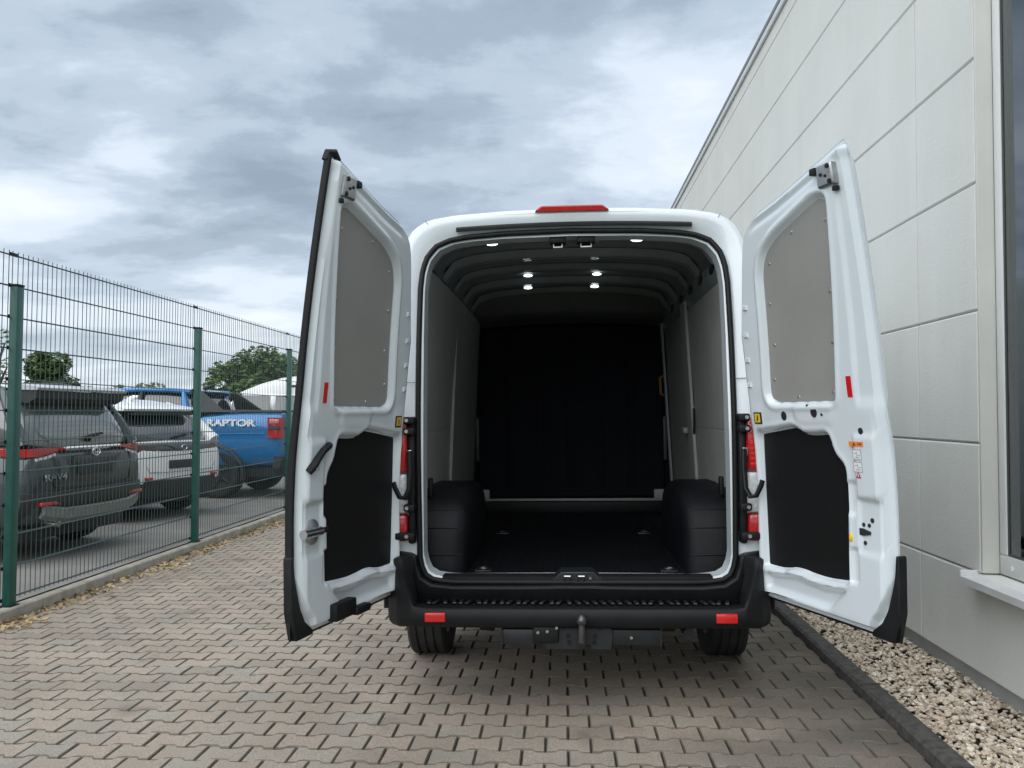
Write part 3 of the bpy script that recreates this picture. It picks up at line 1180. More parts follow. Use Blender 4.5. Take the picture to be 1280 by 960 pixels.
MB().tube([(0.80, 2.99, 1.60), (0.775, 2.98, 1.61), (0.77, 2.98, 1.75), (0.80, 2.99, 1.77)], 0.012, 8).build('grab_handle', mat('amber_handle', (0.32, 0.16, 0.04), 0.5, var=0.1), van)
# wheel boxes
for s in (-1, 1):
    b = MB()
    rr = []
    for x, k in ((0.872, 0.0), (0.66, 0.0), (0.61, 0.016), (0.588, 0.05), (0.578, 0.12)):
        pts = [(0.27 + k, 0.60), (0.29 + k, 0.80), (0.335 + k, 0.905), (0.42 + k, 0.985 - k * 0.7), (0.56, 1.025 - k), (0.95, 1.03 - k), (1.20, 1.025 - k), (1.36 - k, 0.97 - k * .7), (1.45 - k, 0.86), (1.48 - k, 0.60)]
        rr.append([Vector((s * x, y, z)) for y, z in pts])
    b.loft(rr)
    wb = b.build('wheel_box', M['mat_rubber'], van, smooth=50)
    for z in (0.70, 0.84, 0.93):
        yf = lerp_tab([(0.60, 0.27), (0.80, 0.29), (0.905, 0.335), (0.985, 0.42)], z)
        MB().tube([(s * 0.855, yf - 0.002, z), (s * 0.66, yf - 0.002, z - 0.004), (s * 0.61, yf + 0.016, z - 0.008), (s * 0.582, yf + 0.10, z - 0.012)], 0.004, 6).build('rib', M['mat_rubber'], wb)
    MB().box(s * 0.80 - 0.012, s * 0.80 + 0.012, 0.40, 0.45, 1.0, 1.10, 0.006).build('lashing_eye', M['seal'], wb)
# bulkhead
MB().loft([[(x, y, z + 0.012 * (x / 0.8) ** 2 * -3) for y, z in ((2.84, 2.47), (2.86, 2.33), (2.90, 2.275), (3.0, 2.262), (3.03, 2.24))] for x in [-0.84 + 1.68 * i / 16 for i in range(17)]], closed=False).build('front_header', M['plastic_grey'], van, smooth=50)
for x in (-0.52, -0.26, 0.0, 0.26, 0.52):
    MB().box(x - 0.03, x + 0.03, 3.006, 3.022, 0.82, 2.12, 0.006).build('bulkhead_rib', M['bulk'], van)
BK = rounded([(-0.80, 0.735), (0.80, 0.735), (0.80, 1.95), (0.735, 2.21), (-0.735, 2.21), (-0.80, 1.95)], 0.07, 5)
MB().prism(BK, 3.06, 3.02, lambda a, c, d: Vector((a, d, c)), 0.01).build('bulkhead', M['bulk'], van)
MB().box(-0.86, 0.86, 3.062, 3.08, 0.56, 2.42).build('bulkhead_frame', M['bulk'], van)
MB().box(-0.80, 0.80, 2.98, 3.05, 0.60, 0.70, 0.01).build('front_sill', M['felt'], van)
MB().box(-0.80, 0.80, 3.0, 3.05, 0.702, 0.722, 0.004).build('front_rail', M['primer'], van)
for s in (-1, 1):
    MB().box(s * 0.755 - 0.05, s * 0.755 + 0.05, 2.99, 3.03, 0.715, 0.80, 0.01).build('bracket', M['primer'], van)
    MB().box(s * 0.805 - 0.014, s * 0.805 + 0.014, 2.98, 3.0, 1.05, 1.42, 0.004).build('bulkhead_strip', M['plastic_grey'], van)


# ceiling skin, cross bows and rear header
def roofz(x, d=0.0):
    return lerp_tab([(0.0, 2.515), (0.35, 2.508), (0.60, 2.488), (0.74, 2.455), (0.80, 2.40), (0.86, 2.25), (0.872, 2.10)], abs(x)) - d


xs_ = [-0.872, -0.86, -0.83, -0.80, -0.77, -0.74, -0.67, -0.60, -0.48, -0.35, -0.18, 0, 0.18, 0.35, 0.48, 0.60, 0.67, 0.74, 0.77, 0.80, 0.83, 0.86, 0.872]
b = MB()
b.loft([[(x, y, roofz(x)) for x in xs_] for y in (0.16, 1.0, 2.0, 3.06)], closed=False)
b.build('roof_skin', M['roofpaint'], van, smooth=60)
for y0, wd, dp in ((0.60, 0.10, 0.045), (1.20, 0.13, 0.05), (1.72, 0.10, 0.04), (2.28, 0.13, 0.05), (2.80, 0.10, 0.045)):
    b = MB()
    xb = [-0.82 + 1.64 * i / 24 for i in range(25)]
    sec = [(-wd / 2 - 0.03, 0.004), (-wd / 2, dp * 0.7), (-wd / 2 + 0.02, dp), (-0.012, dp), (0.0, dp - 0.008), (0.012, dp), (wd / 2 - 0.02, dp), (wd / 2, dp * 0.7), (wd / 2 + 0.03, 0.004)]
    b.loft([[(x, y0 + a, roofz(x, c)) for a, c in sec] for x in xb], closed=False)
    b.build('roof_bow', M['roofpaint'], van, smooth=40)
b = MB()
xb = [-0.76 + 1.52 * i / 28 for i in range(29)]


def headz(x):
    return lerp_tab([(0.0, 2.440), (0.35, 2.432), (0.54, 2.418), (0.645, 2.402), (0.72, 2.362), (0.762, 2.29), (0.80, 2.10)], abs(x))


b.loft([[(x, a, headz(x) + c) for a, c in ((0.19, -0.006), (0.21, -0.030), (0.25, -0.040), (0.33, -0.044), (0.37, -0.038), (0.385, -0.02), (0.40, 0.03), (0.405, 0.07))] for x in xb], closed=False)
b.build('rear_header', M['roofpaint'], van, smooth=40)
for s in (-1, 1):
    # upper side rail with punched openings
    MB().loft([[(s * 0.80, y, 2.30), (s * 0.792, y, 2.22), (s * 0.818, y, 2.165), (s * 0.86, y, 2.165)] for y in (0.2, 3.05)], closed=False).build('cant_rail', M['roofpaint'], van, smooth=40)
    for y in (0.55, 0.95, 1.35, 1.8, 2.3):
        MB().prism([(y + 0.07 * math.cos(t * 0.5236), 2.26 + 0.030 * math.sin(t * 0.5236)) for t in range(12)], 0.0, 0.004, lambda a, c, d, s=s: Vector((s * (0.7935 - d), a, c))).build('rail_hole', M['seal'], van)
for x0, x1 in ((-0.115, -0.03), (0.03, 0.125)):
    la = MB().box(x0, x1, 0.200, 0.29, 2.360, 2.396, 0.006).build('roof_striker', M['seal'], van)
    MB().tube([(x0 + 0.02, 0.225, 2.362), (x0 + 0.02, 0.22, 2.338), (x1 - 0.02, 0.22, 2.338), (x1 - 0.02, 0.225, 2.362)], 0.006, 8).build('striker_bar', M['steel'], la)
for x, y, z in ((-0.435, 0.315, 2.386), (0.355, 0.315, 2.390), (-0.31, 2.02, 2.492), (0.205, 2.02, 2.493), (-0.325, 2.36, 2.452), (0.20, 2.36, 2.452)):
    b = MB()
    b.sphere((x, y, z), 0.034, (1, 0.8, 0.28), 14)
    b.build('roof_lamp', M['led'], van)

# ---------------- bumper
bp_pts = [(-0.99, 0.60), (-0.988, 0.30), (-0.975, 0.10), (-0.94, -0.05), (-0.885, -0.115), (-0.80, -0.15), (-0.6, -0.16), (-0.3, -0.165), (0, -0.166)]
bp_pts = bp_pts + [(-x, y) for x, y in bp_pts[-2::-1]]
# densify
dp_ = []
for (ax, ay), (bx, by) in zip(bp_pts, bp_pts[1:]):
    for k in range(4):
        dp_.append((ax + (bx - ax) * k / 4, ay + (by - ay) * k / 4))
dp_.append(bp_pts[-1])
rr = []
for i, (x, y) in enumerate(dp_):
    p0, p1 = dp_[max(0, i - 1)], dp_[min(len(dp_) - 1, i + 1)]
    t = Vector((p1[0] - p0[0], p1[1] - p0[1])).normalized()
    nrm = Vector((t.y, -t.x))            # outward
    k = sstep(0.79, 0.90, abs(x)) if y < 0.02 else 1.0
    top = 0.512 + k * 0.235 - 0.03 * sstep(0.2, 0.6, y)
    bot = 0.418 - 0.008 * k + 0.05 * sstep(0.0, 0.5, y)
    lean = 0.03 * k
    P = lambda o_, z: Vector((x - nrm.x * o_, y - nrm.y * o_, z))
    rr.append([P(0.05, bot - 0.004), P(0.02, bot), P(0.004, bot + 0.02), P(0.0, bot + 0.055), P(0.004 + lean * 0.4, top - 0.012), P(0.012 + lean * 0.6, top - 0.002), P(0.024 + lean * 0.8, top), P(0.075 + lean, top), P(0.082 + lean, bot)])
b = MB()
b.loft(rr)
bump = b.build('bumper', M['plastic'], van, smooth=50)
# step plate
b = MB()
b.box(-0.845, 0.845, -0.105, 0.055, 0.470, 0.505, 0.004)
b.build('step_base', M['plastic'], bump)
for i in range(37):
    x = -0.74 + 1.48 * i / 36
    MB().box(-0.0105, 0.0105, -0.055, 0.052, 0.0, 0.011, 0.003, 1).build('tread_rib', M['tread'], bump, loc=(x, -0.012, 0.511), rot=(0, 0, rnd.choice((-0.22, 0.22, 0.0, 0.12))))
for x in (-0.66, -0.44, 0.14, 0.46, 0.70):
    MB().box(x - 0.009, x + 0.009, 0.042, 0.050, 0.514, 0.521, 0.002).build('clip', M['paper'], bump)
# black apron and corners round the foot of the opening
lowhalf = [(0.98, 0.47), (0.985, 0.752), (0.90, 0.765), (0.835, 0.752), (0.806, 0.735), (0.803, 0.705), (0.782, 0.637), (0.727, 0.601), (0.62, 0.590), (0.30, 0.590), (0.14, 0.592), (0.09, 0.594)]
poly = lowhalf + [(-x, z) for x, z in lowhalf[::-1]]
b = MB()
b.prism(poly, 0.06, -0.030, lambda a, c, d: Vector((a, d + 0.05 * sstep(0.86, 0.99, abs(a)), c)), 0.010)
b.build('apron', M['plastic'], van, smooth=40)
for x in (-0.688, 0.708):
    MB().box(x - 0.05, x + 0.05, -0.168, -0.13, 0.449, 0.493, 0.004).build('reflector', M['red'], bump)

# ---------------- tow bar
hb = MB().box(-0.365, 0.405, -0.105, -0.035, 0.328, 0.402, 0.006).build('tow_bar', M['hitch'], van)
MB().box(0.398, 0.406, -0.11, -0.03, 0.322, 0.41).build('end_plate', M['hitch'], hb)
MB().box(-0.371, -0.364, -0.11, -0.03, 0.322, 0.41).build('end_plate', M['hitch'], hb)
b = MB()
b.prism(rounded([(-0.155, 0.31), (0.165, 0.31), (0.175, 0.40), (0.145, 0.435), (-0.09, 0.435), (-0.16, 0.40)], 0.012), -0.03, -0.125, lambda a, c, d: Vector((a, d, c)), 0.004)
b.build('mount_plate', M['hitch'], hb)
MB().box(-0.215, -0.09, -0.15, -0.05, 0.345, 0.43, 0.012).build('socket', M['seal'], hb)
b = MB()
b.tube([(0.02, -0.12, 0.345), (0.02, -0.165, 0.35), (0.02, -0.195, 0.375), (0.02, -0.20, 0.41), (0.02, -0.20, 0.45)], [0.024, 0.024, 0.021, 0.017, 0.015], 12)
b.sphere((0.02, -0.20, 0.468), 0.026, (1, 1, 1), 16)
b.cyl((0.02, -0.20, 0.478), (0.02, -0.20, 0.4955), 0.017, 0.014)
b.build('tow_ball', M['balls'], hb)
for x, z in ((-0.19, 0.40), (-0.145, 0.405), (-0.10, 0.422), (0.26, 0.365)):
    MB().cyl((x, -0.16 if x < 0 else -0.112, z), (x, -0.10, z), 0.0075, n=6).build('bolt', M['chrome'], hb)
for x, z in ((-0.045, 0.375), (-0.04, 0.345), (0.085, 0.375), (0.08, 0.345), (0.055, 0.325), (-0.065, 0.415), (0.11, 0.415)):
    MB().cyl((x, -0.132, z), (x, -0.118, z), 0.011, n=6).build('bolt', M['seal'], hb)

# ---------------- underbody and wheels
b = MB()
b.box(-0.80, 0.80, 0.06, 5.2, 0.42, 0.50, 0.01)
b.box(-0.50, -0.42, 0.1, 4.8, 0.34, 0.42, 0.01)
b.box(0.42, 0.50, 0.1, 4.8, 0.34, 0.42, 0.01)
b.build('chassis', M['seal'], van)
b = MB()
b.cyl((-0.86, 0.95, 0.34), (0.86, 0.95, 0.34), 0.045)
b.sphere((0.0, 0.95, 0.34), 0.15, (1, 0.9, 0.9))
b.build('rear_axle', M['seal'], van)
MB().tube([(0.55, -0.02, 0.36), (0.55, 0.6, 0.37), (0.5, 1.6, 0.40), (0.5, 3.0, 0.4)], 0.03, 10).build('exhaust', M['hitch'], van)


def wheel(parent, c, r, w, s, rimm, tyrem, name='wheel', n=40, grooves=True):
    """wheel about the local x axis; s=+1 outer face towards +x"""
    root = empty(name, c, parent=parent)
    h = w / 2
    rs = r * 0.64
    g = r * 0.972
    prof = [(rs, -h * 0.82), (r * 0.86, -h), (r * 0.955, -h * 0.93), (r, -h * 0.78)]
    if grooves:
        for k in (-0.42, 0.0, 0.42):
            prof += [(r, (k - 0.07) * h), (g, (k - 0.05) * h), (g, (k + 0.05) * h), (r, (k + 0.07) * h)]
    prof += [(r, h * 0.78), (r * 0.955, h * 0.93), (r * 0.86, h), (rs, h * 0.82)]
    b = MB()
    b.lathe(prof, n, lambda a, c_, d: Vector((s * d, a, c_)))
    b.build('tyre', tyrem, root, smooth=35)
    b = MB()
    b.lathe([(rs + 0.002, -h * 0.8), (rs + 0.002, h * 0.82), (rs * 0.93, h * 0.80), (rs * 0.9, h * 0.5), (rs * 0.45, h * 0.30), (rs * 0.40, h * 0.55), (rs * 0.1, h * 0.55), (rs * 0.1, -h * 0.8)], 28, lambda a, c_, d: Vector((s * d, a, c_)))
    for k in range(5):
        t = 2 * math.pi * k / 5
        b.cyl((s * h * 0.45, math.cos(t) * rs * 0.35, math.sin(t) * rs * 0.35), (s * h * 0.56, math.cos(t) * rs * 0.88, math.sin(t) * rs * 0.88), rs * 0.10, rs * 0.13, 8)
    b.build('rim', rimm, root, smooth=35)
    return root


for s in (-1, 1):
    for y in (0.95, 4.45):
        wheel(van, (s * 0.872, y, 0.338), 0.342, 0.235, s, M['rim'], M['tyre'])
        # dark arch disc on the body side
        MB().lathe([(0.40, 0.0), (0.43, 0.0), (0.43, 0.02), (0.40, 0.02)], 40, lambda a, c_, d, s=s, y=y: Vector((s * (0.985 + d), y + a, max(0.45, 0.36 + c_)))).build('wheel_arch', M['plastic'], van)

# ---------------- tail lamps, hinge trim
for s in (-1, 1):
    lamp = empty('tail_lamp', (0, 0, 0), parent=van)
    for nm, z0, z1, m in (('red_lens', 1.16, 1.425, M['reddark']), ('clear_lens', 0.955, 1.155, M['clear']), ('red_lens', 0.815, 0.95, M['reddark'])):
        x0, x1 = sorted((s * 0.848, s * 0.995))
        MB().box(x0, x1, -0.028, 0.12, z0, z1, 0.016, 3).build(nm, m, lamp)
        if m is M['reddark'] and z1 > 1.2:
            for k in range(9):
                zz = z0 + 0.03 + k * 0.025
                MB().box(x0 + 0.012, x1 - 0.03, -0.0305, -0.026, zz, zz + 0.012, 0.002, 1).build('led_segment', M['red'], lamp)
    x0, x1 = sorted((s * 0.812, s * 0.846))
    MB().box(x0, x1, -0.006, 0.10, 0.80, 1.44, 0.01).build('hinge_trim', M['plastic'], van)
    for zz, ln in ((1.425, 0.045), (1.37, 0.05), (0.985, 0.05), (0.845, 0.06)):
        x0, x1 = sorted((s * 0.806, s * (0.905 if zz < 0.9 else 0.862)))
        hg = MB().box(x0, x1, -ln, 0.02, zz - 0.018, zz + 0.018, 0.008).build('hinge', M['seal'], van)
        MB().cyl((s * 0.845, -ln - 0.004, zz), (s * 0.845, -ln + 0.004, zz), 0.010, n=6).build('bolt', M['steel'], hg)
    # curved door check arm
    MB().tube([(s * 0.832, -0.03, 1.27), (s * 0.826, -0.05, 1.18), (s * 0.828, -0.07, 1.08), (s * 0.845, -0.09, 1.04), (s * 0.870, -0.10, 1.045), (s * 0.892, -0.10, 1.09), (s * 0.902, -0.10, 1.12)], 0.016, 10, flat=0.75).build('check_arm', M['plastic'], van)
    MB().box(min(s * 0.822, s * 0.85), max(s * 0.822, s * 0.85), -0.028, 0.0, 1.235, 1.275, 0.005).build('arm_bracket', M['chrome'], van)
    # marker label on the jamb
    MB().box(min(s * 0.789, s * 0.80), max(s * 0.789, s * 0.80), 0.035, 0.05, 1.0, 1.12, 0.003).build('jamb_buffer', M['seal'], van)

# ---------------- rear doors
W_ = 0.915
ZB = 0.555
TOPT = [(0.0, 1.66), (0.016, 1.76), (0.055, 1.93), (0.092, 2.07), (0.124, 2.18), (0.152, 2.265), (0.178, 2.315), (0.215, 2.350), (0.28, 2.378), (0.45, 2.410), (0.70, 2.472), (0.86, 2.512), (0.895, 2.518), (0.915, 2.492)]
WIN = rounded([(0.185, 1.49), (0.655, 1.49), (0.765, 2.325), (0.70, 2.335), (0.385, 2.235), (0.285, 2.175), (0.245, 2.09)], [0.07, 0.03, 0.03, 0.05, 0.06, 0.06, 0.05], 5)
BLK = rounded([(0.072, 1.345), (0.075, 0.712), (0.20, 0.712), (0.30, 0.735), (0.50, 0.722), (0.665, 0.738), (0.672, 1.215), (0.610, 1.262), (0.585, 1.352), (0.42, 1.345), (0.355, 1.380)], [0.012, 0.012, 0.05, 0.05, 0.05, 0.012, 0.03, 0.04, 0.03, 0.03, 0.04], 4)
WIN_R, BLK_R, SWG = WIN, BLK, 0.0
SCOOP = rounded([(0.09, 0.60), (0.55, 0.60), (0.66, 0.70), (0.50, 0.685), (0.30, 0.70), (0.09, 0.675)], 0.03, 4)
POCK = [rounded([(0.685, 1.02), (0.735, 1.02), (0.735, 1.16), (0.685, 1.16)], 0.012, 3),
        rounded([(0.690, 0.74), (0.735, 0.74), (0.735, 0.885), (0.690, 0.885)], 0.012, 3)]
EARS = rounded([(0.40, 1.40), (0.62, 1.40), (0.64, 1.47), (0.38, 1.47)], 0.03, 4)


def drake(z):
    """rake of the door leaf with the belly of its lower half"""
    return rake(z) + 0.026 * sstep(1.62, 1.0, z)


def prof_out(z):
    return drake(z) + 0.006 * sstep(1.55, 1.05, z)


BOT = [(0.79, 0.555), (0.835, 0.60), (0.868, 0.66), (0.893, 0.74), (0.908, 0.80), (0.915, 0.865)]


def inner_h(u, z, zt):
    """distance of the inner sheet from the rake plane (towards the load bay)"""
    edge = min(u, W_ - u, (z - lerp_tab(BOT, u)) * (1.0 if u < 0.8 else 0.55), (zt - z) * 0.93)
    if z > 1.6:
        edge = min(edge, max(0.0, u - 0.0))
    h = 0.012 + 0.038 * sstep(0.016, 0.032, edge)
    h += 0.006 * math.exp(-((edge - 0.006) / 0.004) ** 2)
    dw = sd_poly(WIN, u, z)
    h -= 0.026 * sstep(0.013, -0.005, dw)
    h += 0.007 * math.exp(-((dw - 0.024) / 0.010) ** 2)
    db = sd_poly(BLK, u, z)
    h -= 0.038 * sstep(0.016, -0.006, db)
    h += 0.004 * math.exp(-((db - 0.025) / 0.008) ** 2)
    ds = sd_poly(SCOOP, u, z)
    h -= 0.026 * sstep(0.012, -0.022, ds)
    for pk in POCK:
        h -= 0.013 * sstep(0.004, -0.006, sd_poly(pk, u, z))
    h += 0.006 * sstep(0.03, -0.01, sd_poly(EARS, u, z))
    # latch column: stepped pads
    if u > 0.70:
        k = sstep(0.742, 0.752, u) * sstep(0.88, 0.868, u)
        h += 0.009 * k * (sstep(1.085, 1.10, z) - sstep(1.34, 1.36, z))
        h -= 0.008 * k * (sstep(0.865, 0.88, z) - sstep(1.085, 1.10, z))
        h -= 0.010 * sstep(0.862, 0.874, u) * sstep(1.5, 1.3, z)
    # swage down the upper latch column
    if z > 1.45:
        cu = 0.79 + SWG + 0.05 * (z - 1.45)
        h -= 0.012 * sstep(cu - 0.006, cu + 0.006, u) * sstep(1.45, 1.52, z) * sstep(zt - 0.03, zt - 0.08, z)
        # drip channel under the top edge
        dt = zt - z
        h -= 0.010 * math.exp(-((dt - 0.062) / 0.014) ** 2) * sstep(0.2, 0.3, u) * sstep(0.80, 0.74, u)
    h += 0.016 * math.exp(-(((u - 0.08) / 0.05) ** 4 + ((z - 1.425) / 0.06) ** 4)) * 0.3
    return h


def build_door(side, ang, tag_label):
    global WIN, BLK, SWG
    if side < 0:
        WIN = rounded([(0.185, 1.49), (0.700, 1.49), (0.822, 2.318), (0.76, 2.335), (0.385, 2.235), (0.285, 2.175), (0.245, 2.09)], [0.07, 0.03, 0.03, 0.05, 0.06, 0.06, 0.05], 5)
        BLK = rounded([(0.060, 1.345), (0.065, 0.712), (0.20, 0.712), (0.30, 0.735), (0.50, 0.722), (0.690, 0.738), (0.705, 1.20), (0.655, 1.255), (0.635, 1.358), (0.46, 1.350), (0.385, 1.385)], [0.012, 0.012, 0.05, 0.05, 0.05, 0.012, 0.03, 0.04, 0.03, 0.03, 0.04], 4)
        SWG = 0.045
    else:
        WIN, BLK, SWG = WIN_R, BLK_R, 0.0
    rake = drake
    D = lambda u, n, z: Vector((-side * u, -n, z))
    us = [0, 0.004, 0.01, 0.018, 0.027, 0.037, 0.05] + [0.05 + 0.865 * i / 98 for i in range(1, 95)] + [0.893, 0.90, 0.907, 0.912, 0.915]
    nzv = 190
    b = MB()
    I, O = [], []
    for u in us:
        zt = lerp_tab(TOPT, u)
        zb_ = lerp_tab(BOT, u)
        ci, co = [], []
        for j in range(nzv + 1):
            t = j / nzv
            z = zb_ + (zt - zb_) * t
            ci.append(b.bm.verts.new(D(u, rake(z) - inner_h(u, z, zt), z)))
            if j % 5 == 0:
                e_ = min(u, W_ - u, z - zb_, zt - z)
                co.append(b.bm.verts.new(D(u, prof_out(z) - 0.02 * sstep(0.03, 0.0, e_) + 0.004, z)))
        I.append(ci)
        O.append(co)
    for i in range(len(us) - 1):
        for j in range(nzv):
            b.bm.faces.new((I[i][j], I[i + 1][j], I[i + 1][j + 1], I[i][j + 1]))
        for j in range(nzv // 5):
            b.bm.faces.new((O[i][j], O[i][j + 1], O[i + 1][j + 1], O[i + 1][j]))
        b.bm.faces.new((I[i][0], I[i + 1][0], O[i + 1][0], O[i][0]))
        b.bm.faces.new((I[i][-1], I[i + 1][-1], O[i + 1][-1], O[i][-1]))
    for k in (0, -1):
        for j in range(nzv // 5):
            b.bm.faces.new(I[k][j * 5:j * 5 + 6] + [O[k][j + 1], O[k][j]])
    door = b.build('rear_door', M['white'], van, smooth=55, loc=(side * 0.90, 0, 0), rot=(0, 0, side * R(ang)))
    tag(door, tag_label)

    def plate(name, poly, h0, h1, m, ch=0.002, par=door):
        bb = MB()
        bb.prism(poly, h0, h1, lambda a, c, d: D(a, rake(c) - d, c), ch)
        return bb.build(name, m, par)

    def densify(poly, mx=0.05):
        out = []
        for i in range(len(poly)):
            p0, p1 = Vector(poly[i - 1]), Vector(poly[i])
            k = max(1, int((p1 - p0).length / mx))
            for q in range(k):
                r = p0 + (p1 - p0) * q / k
                out.append((r.x, r.y))
        return out
    # grey upper board follows the rake: built as a gridded fan of strips
    def curved(name, poly, h0, h1, m):
        bb = MB()
        zs = sorted({round(p[1], 4) for p in poly})
        zs = [zs[0] + (zs[-1] - zs[0]) * i / 40 for i in range(41)]
        rows = []
        for z in zs:
            zz = min(max(z, zs[0] + 1e-4), zs[-1] - 1e-4)
            xs = []
            for i in range(len(poly)):
                (ax, az_), (bx, bz) = poly[i - 1], poly[i]
                if (az_ > zz) != (bz > zz):
                    xs.append(ax + (zz - az_) / (bz - az_) * (bx - ax))
            rows.append((z, min(xs), max(xs)))
        bb.loft([[D(a, rake(z) - h0, z), D(a, rake(z) - h1 + 0.0015, z), D(a + 0.002, rake(z) - h1, z), D(c - 0.002, rake(z) - h1, z), D(c, rake(z) - h1 + 0.0015, z), D(c, rake(z) - h0, z)] for z, a, c in rows])
        return bb.build(name, m, door, smooth=30)
    up = curved('upper_board', inset(WIN, 0.004), 0.020, 0.0290, M['board'])
    plate('lower_board', inset(BLK, 0.002), 0.010, 0.0185, M['felt'])
    for u, z in ((0.31, 2.13), (0.50, 2.235), (0.725 + SWG, 2.24), (0.27, 1.95), (0.265, 1.76), (0.235, 1.60), (0.69 + SWG * 1.1, 1.95), (0.665 + SWG, 1.74), (0.635 + SWG, 1.53), (0.40, 1.515)):
        MB().cyl(D(u, rake(z) - 0.028, z), D(u, rake(z) - 0.0325, z), 0.0085, 0.006, 10).build('screw', M['steel'], up)
    # rubber along the latch edge of the left leaf, black lower corner on both
    zs = [0.80 + (2.505 - 0.80) * i / 60 for i in range(61)]
    if side < 0:
        bb = MB()
        rr = []
        for z in zs:
            o1 = prof_out(z) + 0.006
            i1 = rake(z) - 0.012
            low = sstep(0.90, 0.72, z)
            e1 = W_ + 0.010 + 0.006 * low
            rr.append([D(W_ - 0.02, o1 - 0.008, z), D(W_ - 0.02, o1 + 0.002, z), D(e1 - 0.004, o1 + 0.002, z), D(e1, o1 - 0.004, z), D(e1, i1 - 0.002, z), D(e1 - 0.004, i1 - 0.008, z), D(W_ - 0.004, i1 - 0.010, z), D(W_ + 0.0, i1 + 0.004, z)])
        bb.loft(rr)
        bb.build('edge_seal', M['seal'], door, smooth=40)
        MB().tube([D(W_ + 0.004, rake(2.5) + 0.004, 2.485), D(W_ - 0.004, rake(2.5) - 0.004, 2.515), D(W_ - 0.03, rake(2.5) - 0.016, 2.520), D(W_ - 0.055, rake(2.47) - 0.03, 2.495)], [0.016, 0.019, 0.020, 0.010], 10).build('corner_boot', M['seal'], door)
    bb = MB()
    rr = []
    z1 = 0.92 if side < 0 else 0.86
    for i in range(15):
        z = ZB - 0.012 + (z1 - ZB + 0.012) * i / 14
        k = sstep(z1, z1 - 0.10, z)
        o1 = prof_out(max(z, ZB)) - 0.012
        o2 = o1 + 0.016 + 0.016 * k - 0.015 * sstep(0.62, 0.54, z)
        uL = W_ - 0.05 + 0.05 * k
        rr.append([D(0.02, o1, z), D(0.02, o2, z), D(uL - 0.02, o2, z), D(uL, o2 - 0.012, z), D(uL, o1, z)])
    bb.loft(rr)
    bb.build('lower_cladding', M['plastic'], door, smooth=40)
    bb = MB()
    bb.prism(rounded([(0.770, ZB - 0.014), (0.895, ZB - 0.016), (0.926, 0.66), (0.929, 0.88), (0.914, 0.885), (0.905, 0.80), (0.890, 0.742), (0.864, 0.664), (0.830, 0.605), (0.775, 0.562)], 0.008, 3), 0.0, 0.040, lambda a, c, d: D(a, prof_out(c) + 0.010 - d, c), 0.004)
    bb.build('corner_cladding', M['plastic'], door)
    # top latch bracket
    lb = plate('latch_bracket', rounded([(0.755, 2.352), (0.855, 2.352), (0.855, 2.440), (0.765, 2.440)], 0.008, 2), 0.030, 0.068, M['steel'], 0.006)
    for u, z, r in ((0.835, 2.425, 0.010), (0.835, 2.365, 0.010), (0.79, 2.40, 0.007), (0.815, 2.39, 0.006)):
        MB().cyl(D(u, rake(z) - 0.062, z), D(u, rake(z) - 0.072, z), r, n=10).build('rivet', M['seal'], lb)
    MB().box(-0.018, 0.018, -0.03, 0.02, -0.014, 0.014, 0.005, T=lambda x, y, z: D(0.745 + x, rake(2.42) - 0.055 + y * 0.6, 2.425 + z)).build('pawl', M['seal'], lb)
    MB().box(-0.012, 0.012, -0.02, 0.02, -0.01, 0.01, 0.004, T=lambda x, y, z: D(0.845 + x, rake(2.335) - 0.052 + y * 0.5, 2.335 + z)).build('hook', M['seal'], lb)
    for uu, zc in ((0.060, 1.58), (0.066, 1.70), (0.078, 1.82), (0.10, 1.95)):
        plate('seal_clip', [(uu - 0.016, zc - 0.011), (uu + 0.016, zc - 0.011), (uu + 0.016, zc + 0.011), (uu - 0.016, zc + 0.011)], 0.03, 0.0575, M['white'], 0.003)
    # red reflector strip near the latch edge
    plate('reflector_strip', [(0.745 + SWG * 0.6, 1.505), (0.775 + SWG * 0.6, 1.505), (0.775 + SWG * 0.6, 1.592), (0.745 + SWG * 0.6, 1.592)], 0.034, 0.0520, M['red'], 0.001)
    # yellow hazard label
    st_ = plate('warning_label', [(0.070, 1.392), (0.128, 1.392), (0.128, 1.448), (0.070, 1.448)], 0.036, 0.0575, M['ink'], 0.0005)
    plate('label_field', [(0.078, 1.399), (0.120, 1.399), (0.120, 1.441), (0.078, 1.441)], 0.05, 0.0582, M['yellow'], 0.0003, st_)
    plate('label_figure', [(0.092, 1.405), (0.102, 1.405), (0.107, 1.436), (0.096, 1.43)], 0.051, 0.0588, M['ink'], 0.0003, st_)

    def hole(u, z, ru, rz_, h=0.0520):
        pl = [(u + ru * math.cos(t * math.pi / 8), z + rz_ * math.sin(t * math.pi / 8)) for t in range(16)]
        plate('hole', pl, h - 0.02, h, M['ink'], 0.0008)
    if side < 0:
        # moulded black grab handle
        MB().tube([D(0.862, rake(1.22) - 0.05, 1.222), D(0.852, -0.048, 1.245), D(0.828, -0.056, 1.275), D(0.79, -0.057, 1.305), D(0.752, rake(1.33) - 0.068, 1.325), D(0.722, rake(1.33) - 0.052, 1.330)], [0.022, 0.026, 0.021, 0.020, 0.022, 0.014], 10, flat=0.75).build('grab_handle', M['plastic'], door)
        MB().cyl(D(0.853, -0.068, 1.235), D(0.853, -0.074, 1.235), 0.006, n=8).build('handle_screw', M['steel'], door)
        lt = MB().lathe([(0.0005, 0.044), (0.050, 0.044), (0.050, 0.050), (0.034, 0.060), (0.0005, 0.062)], 24, lambda a, c, d: D(0.815 + a, 0.026 - d, 0.972 + c * 1.05)).build('latch_rosette', M['steel'], door)
        MB().cyl(D(0.905, -0.036, 0.972), D(0.79, -0.046, 0.974), 0.020, 0.019, 14).build('latch_bolt', M['chrome'], lt)
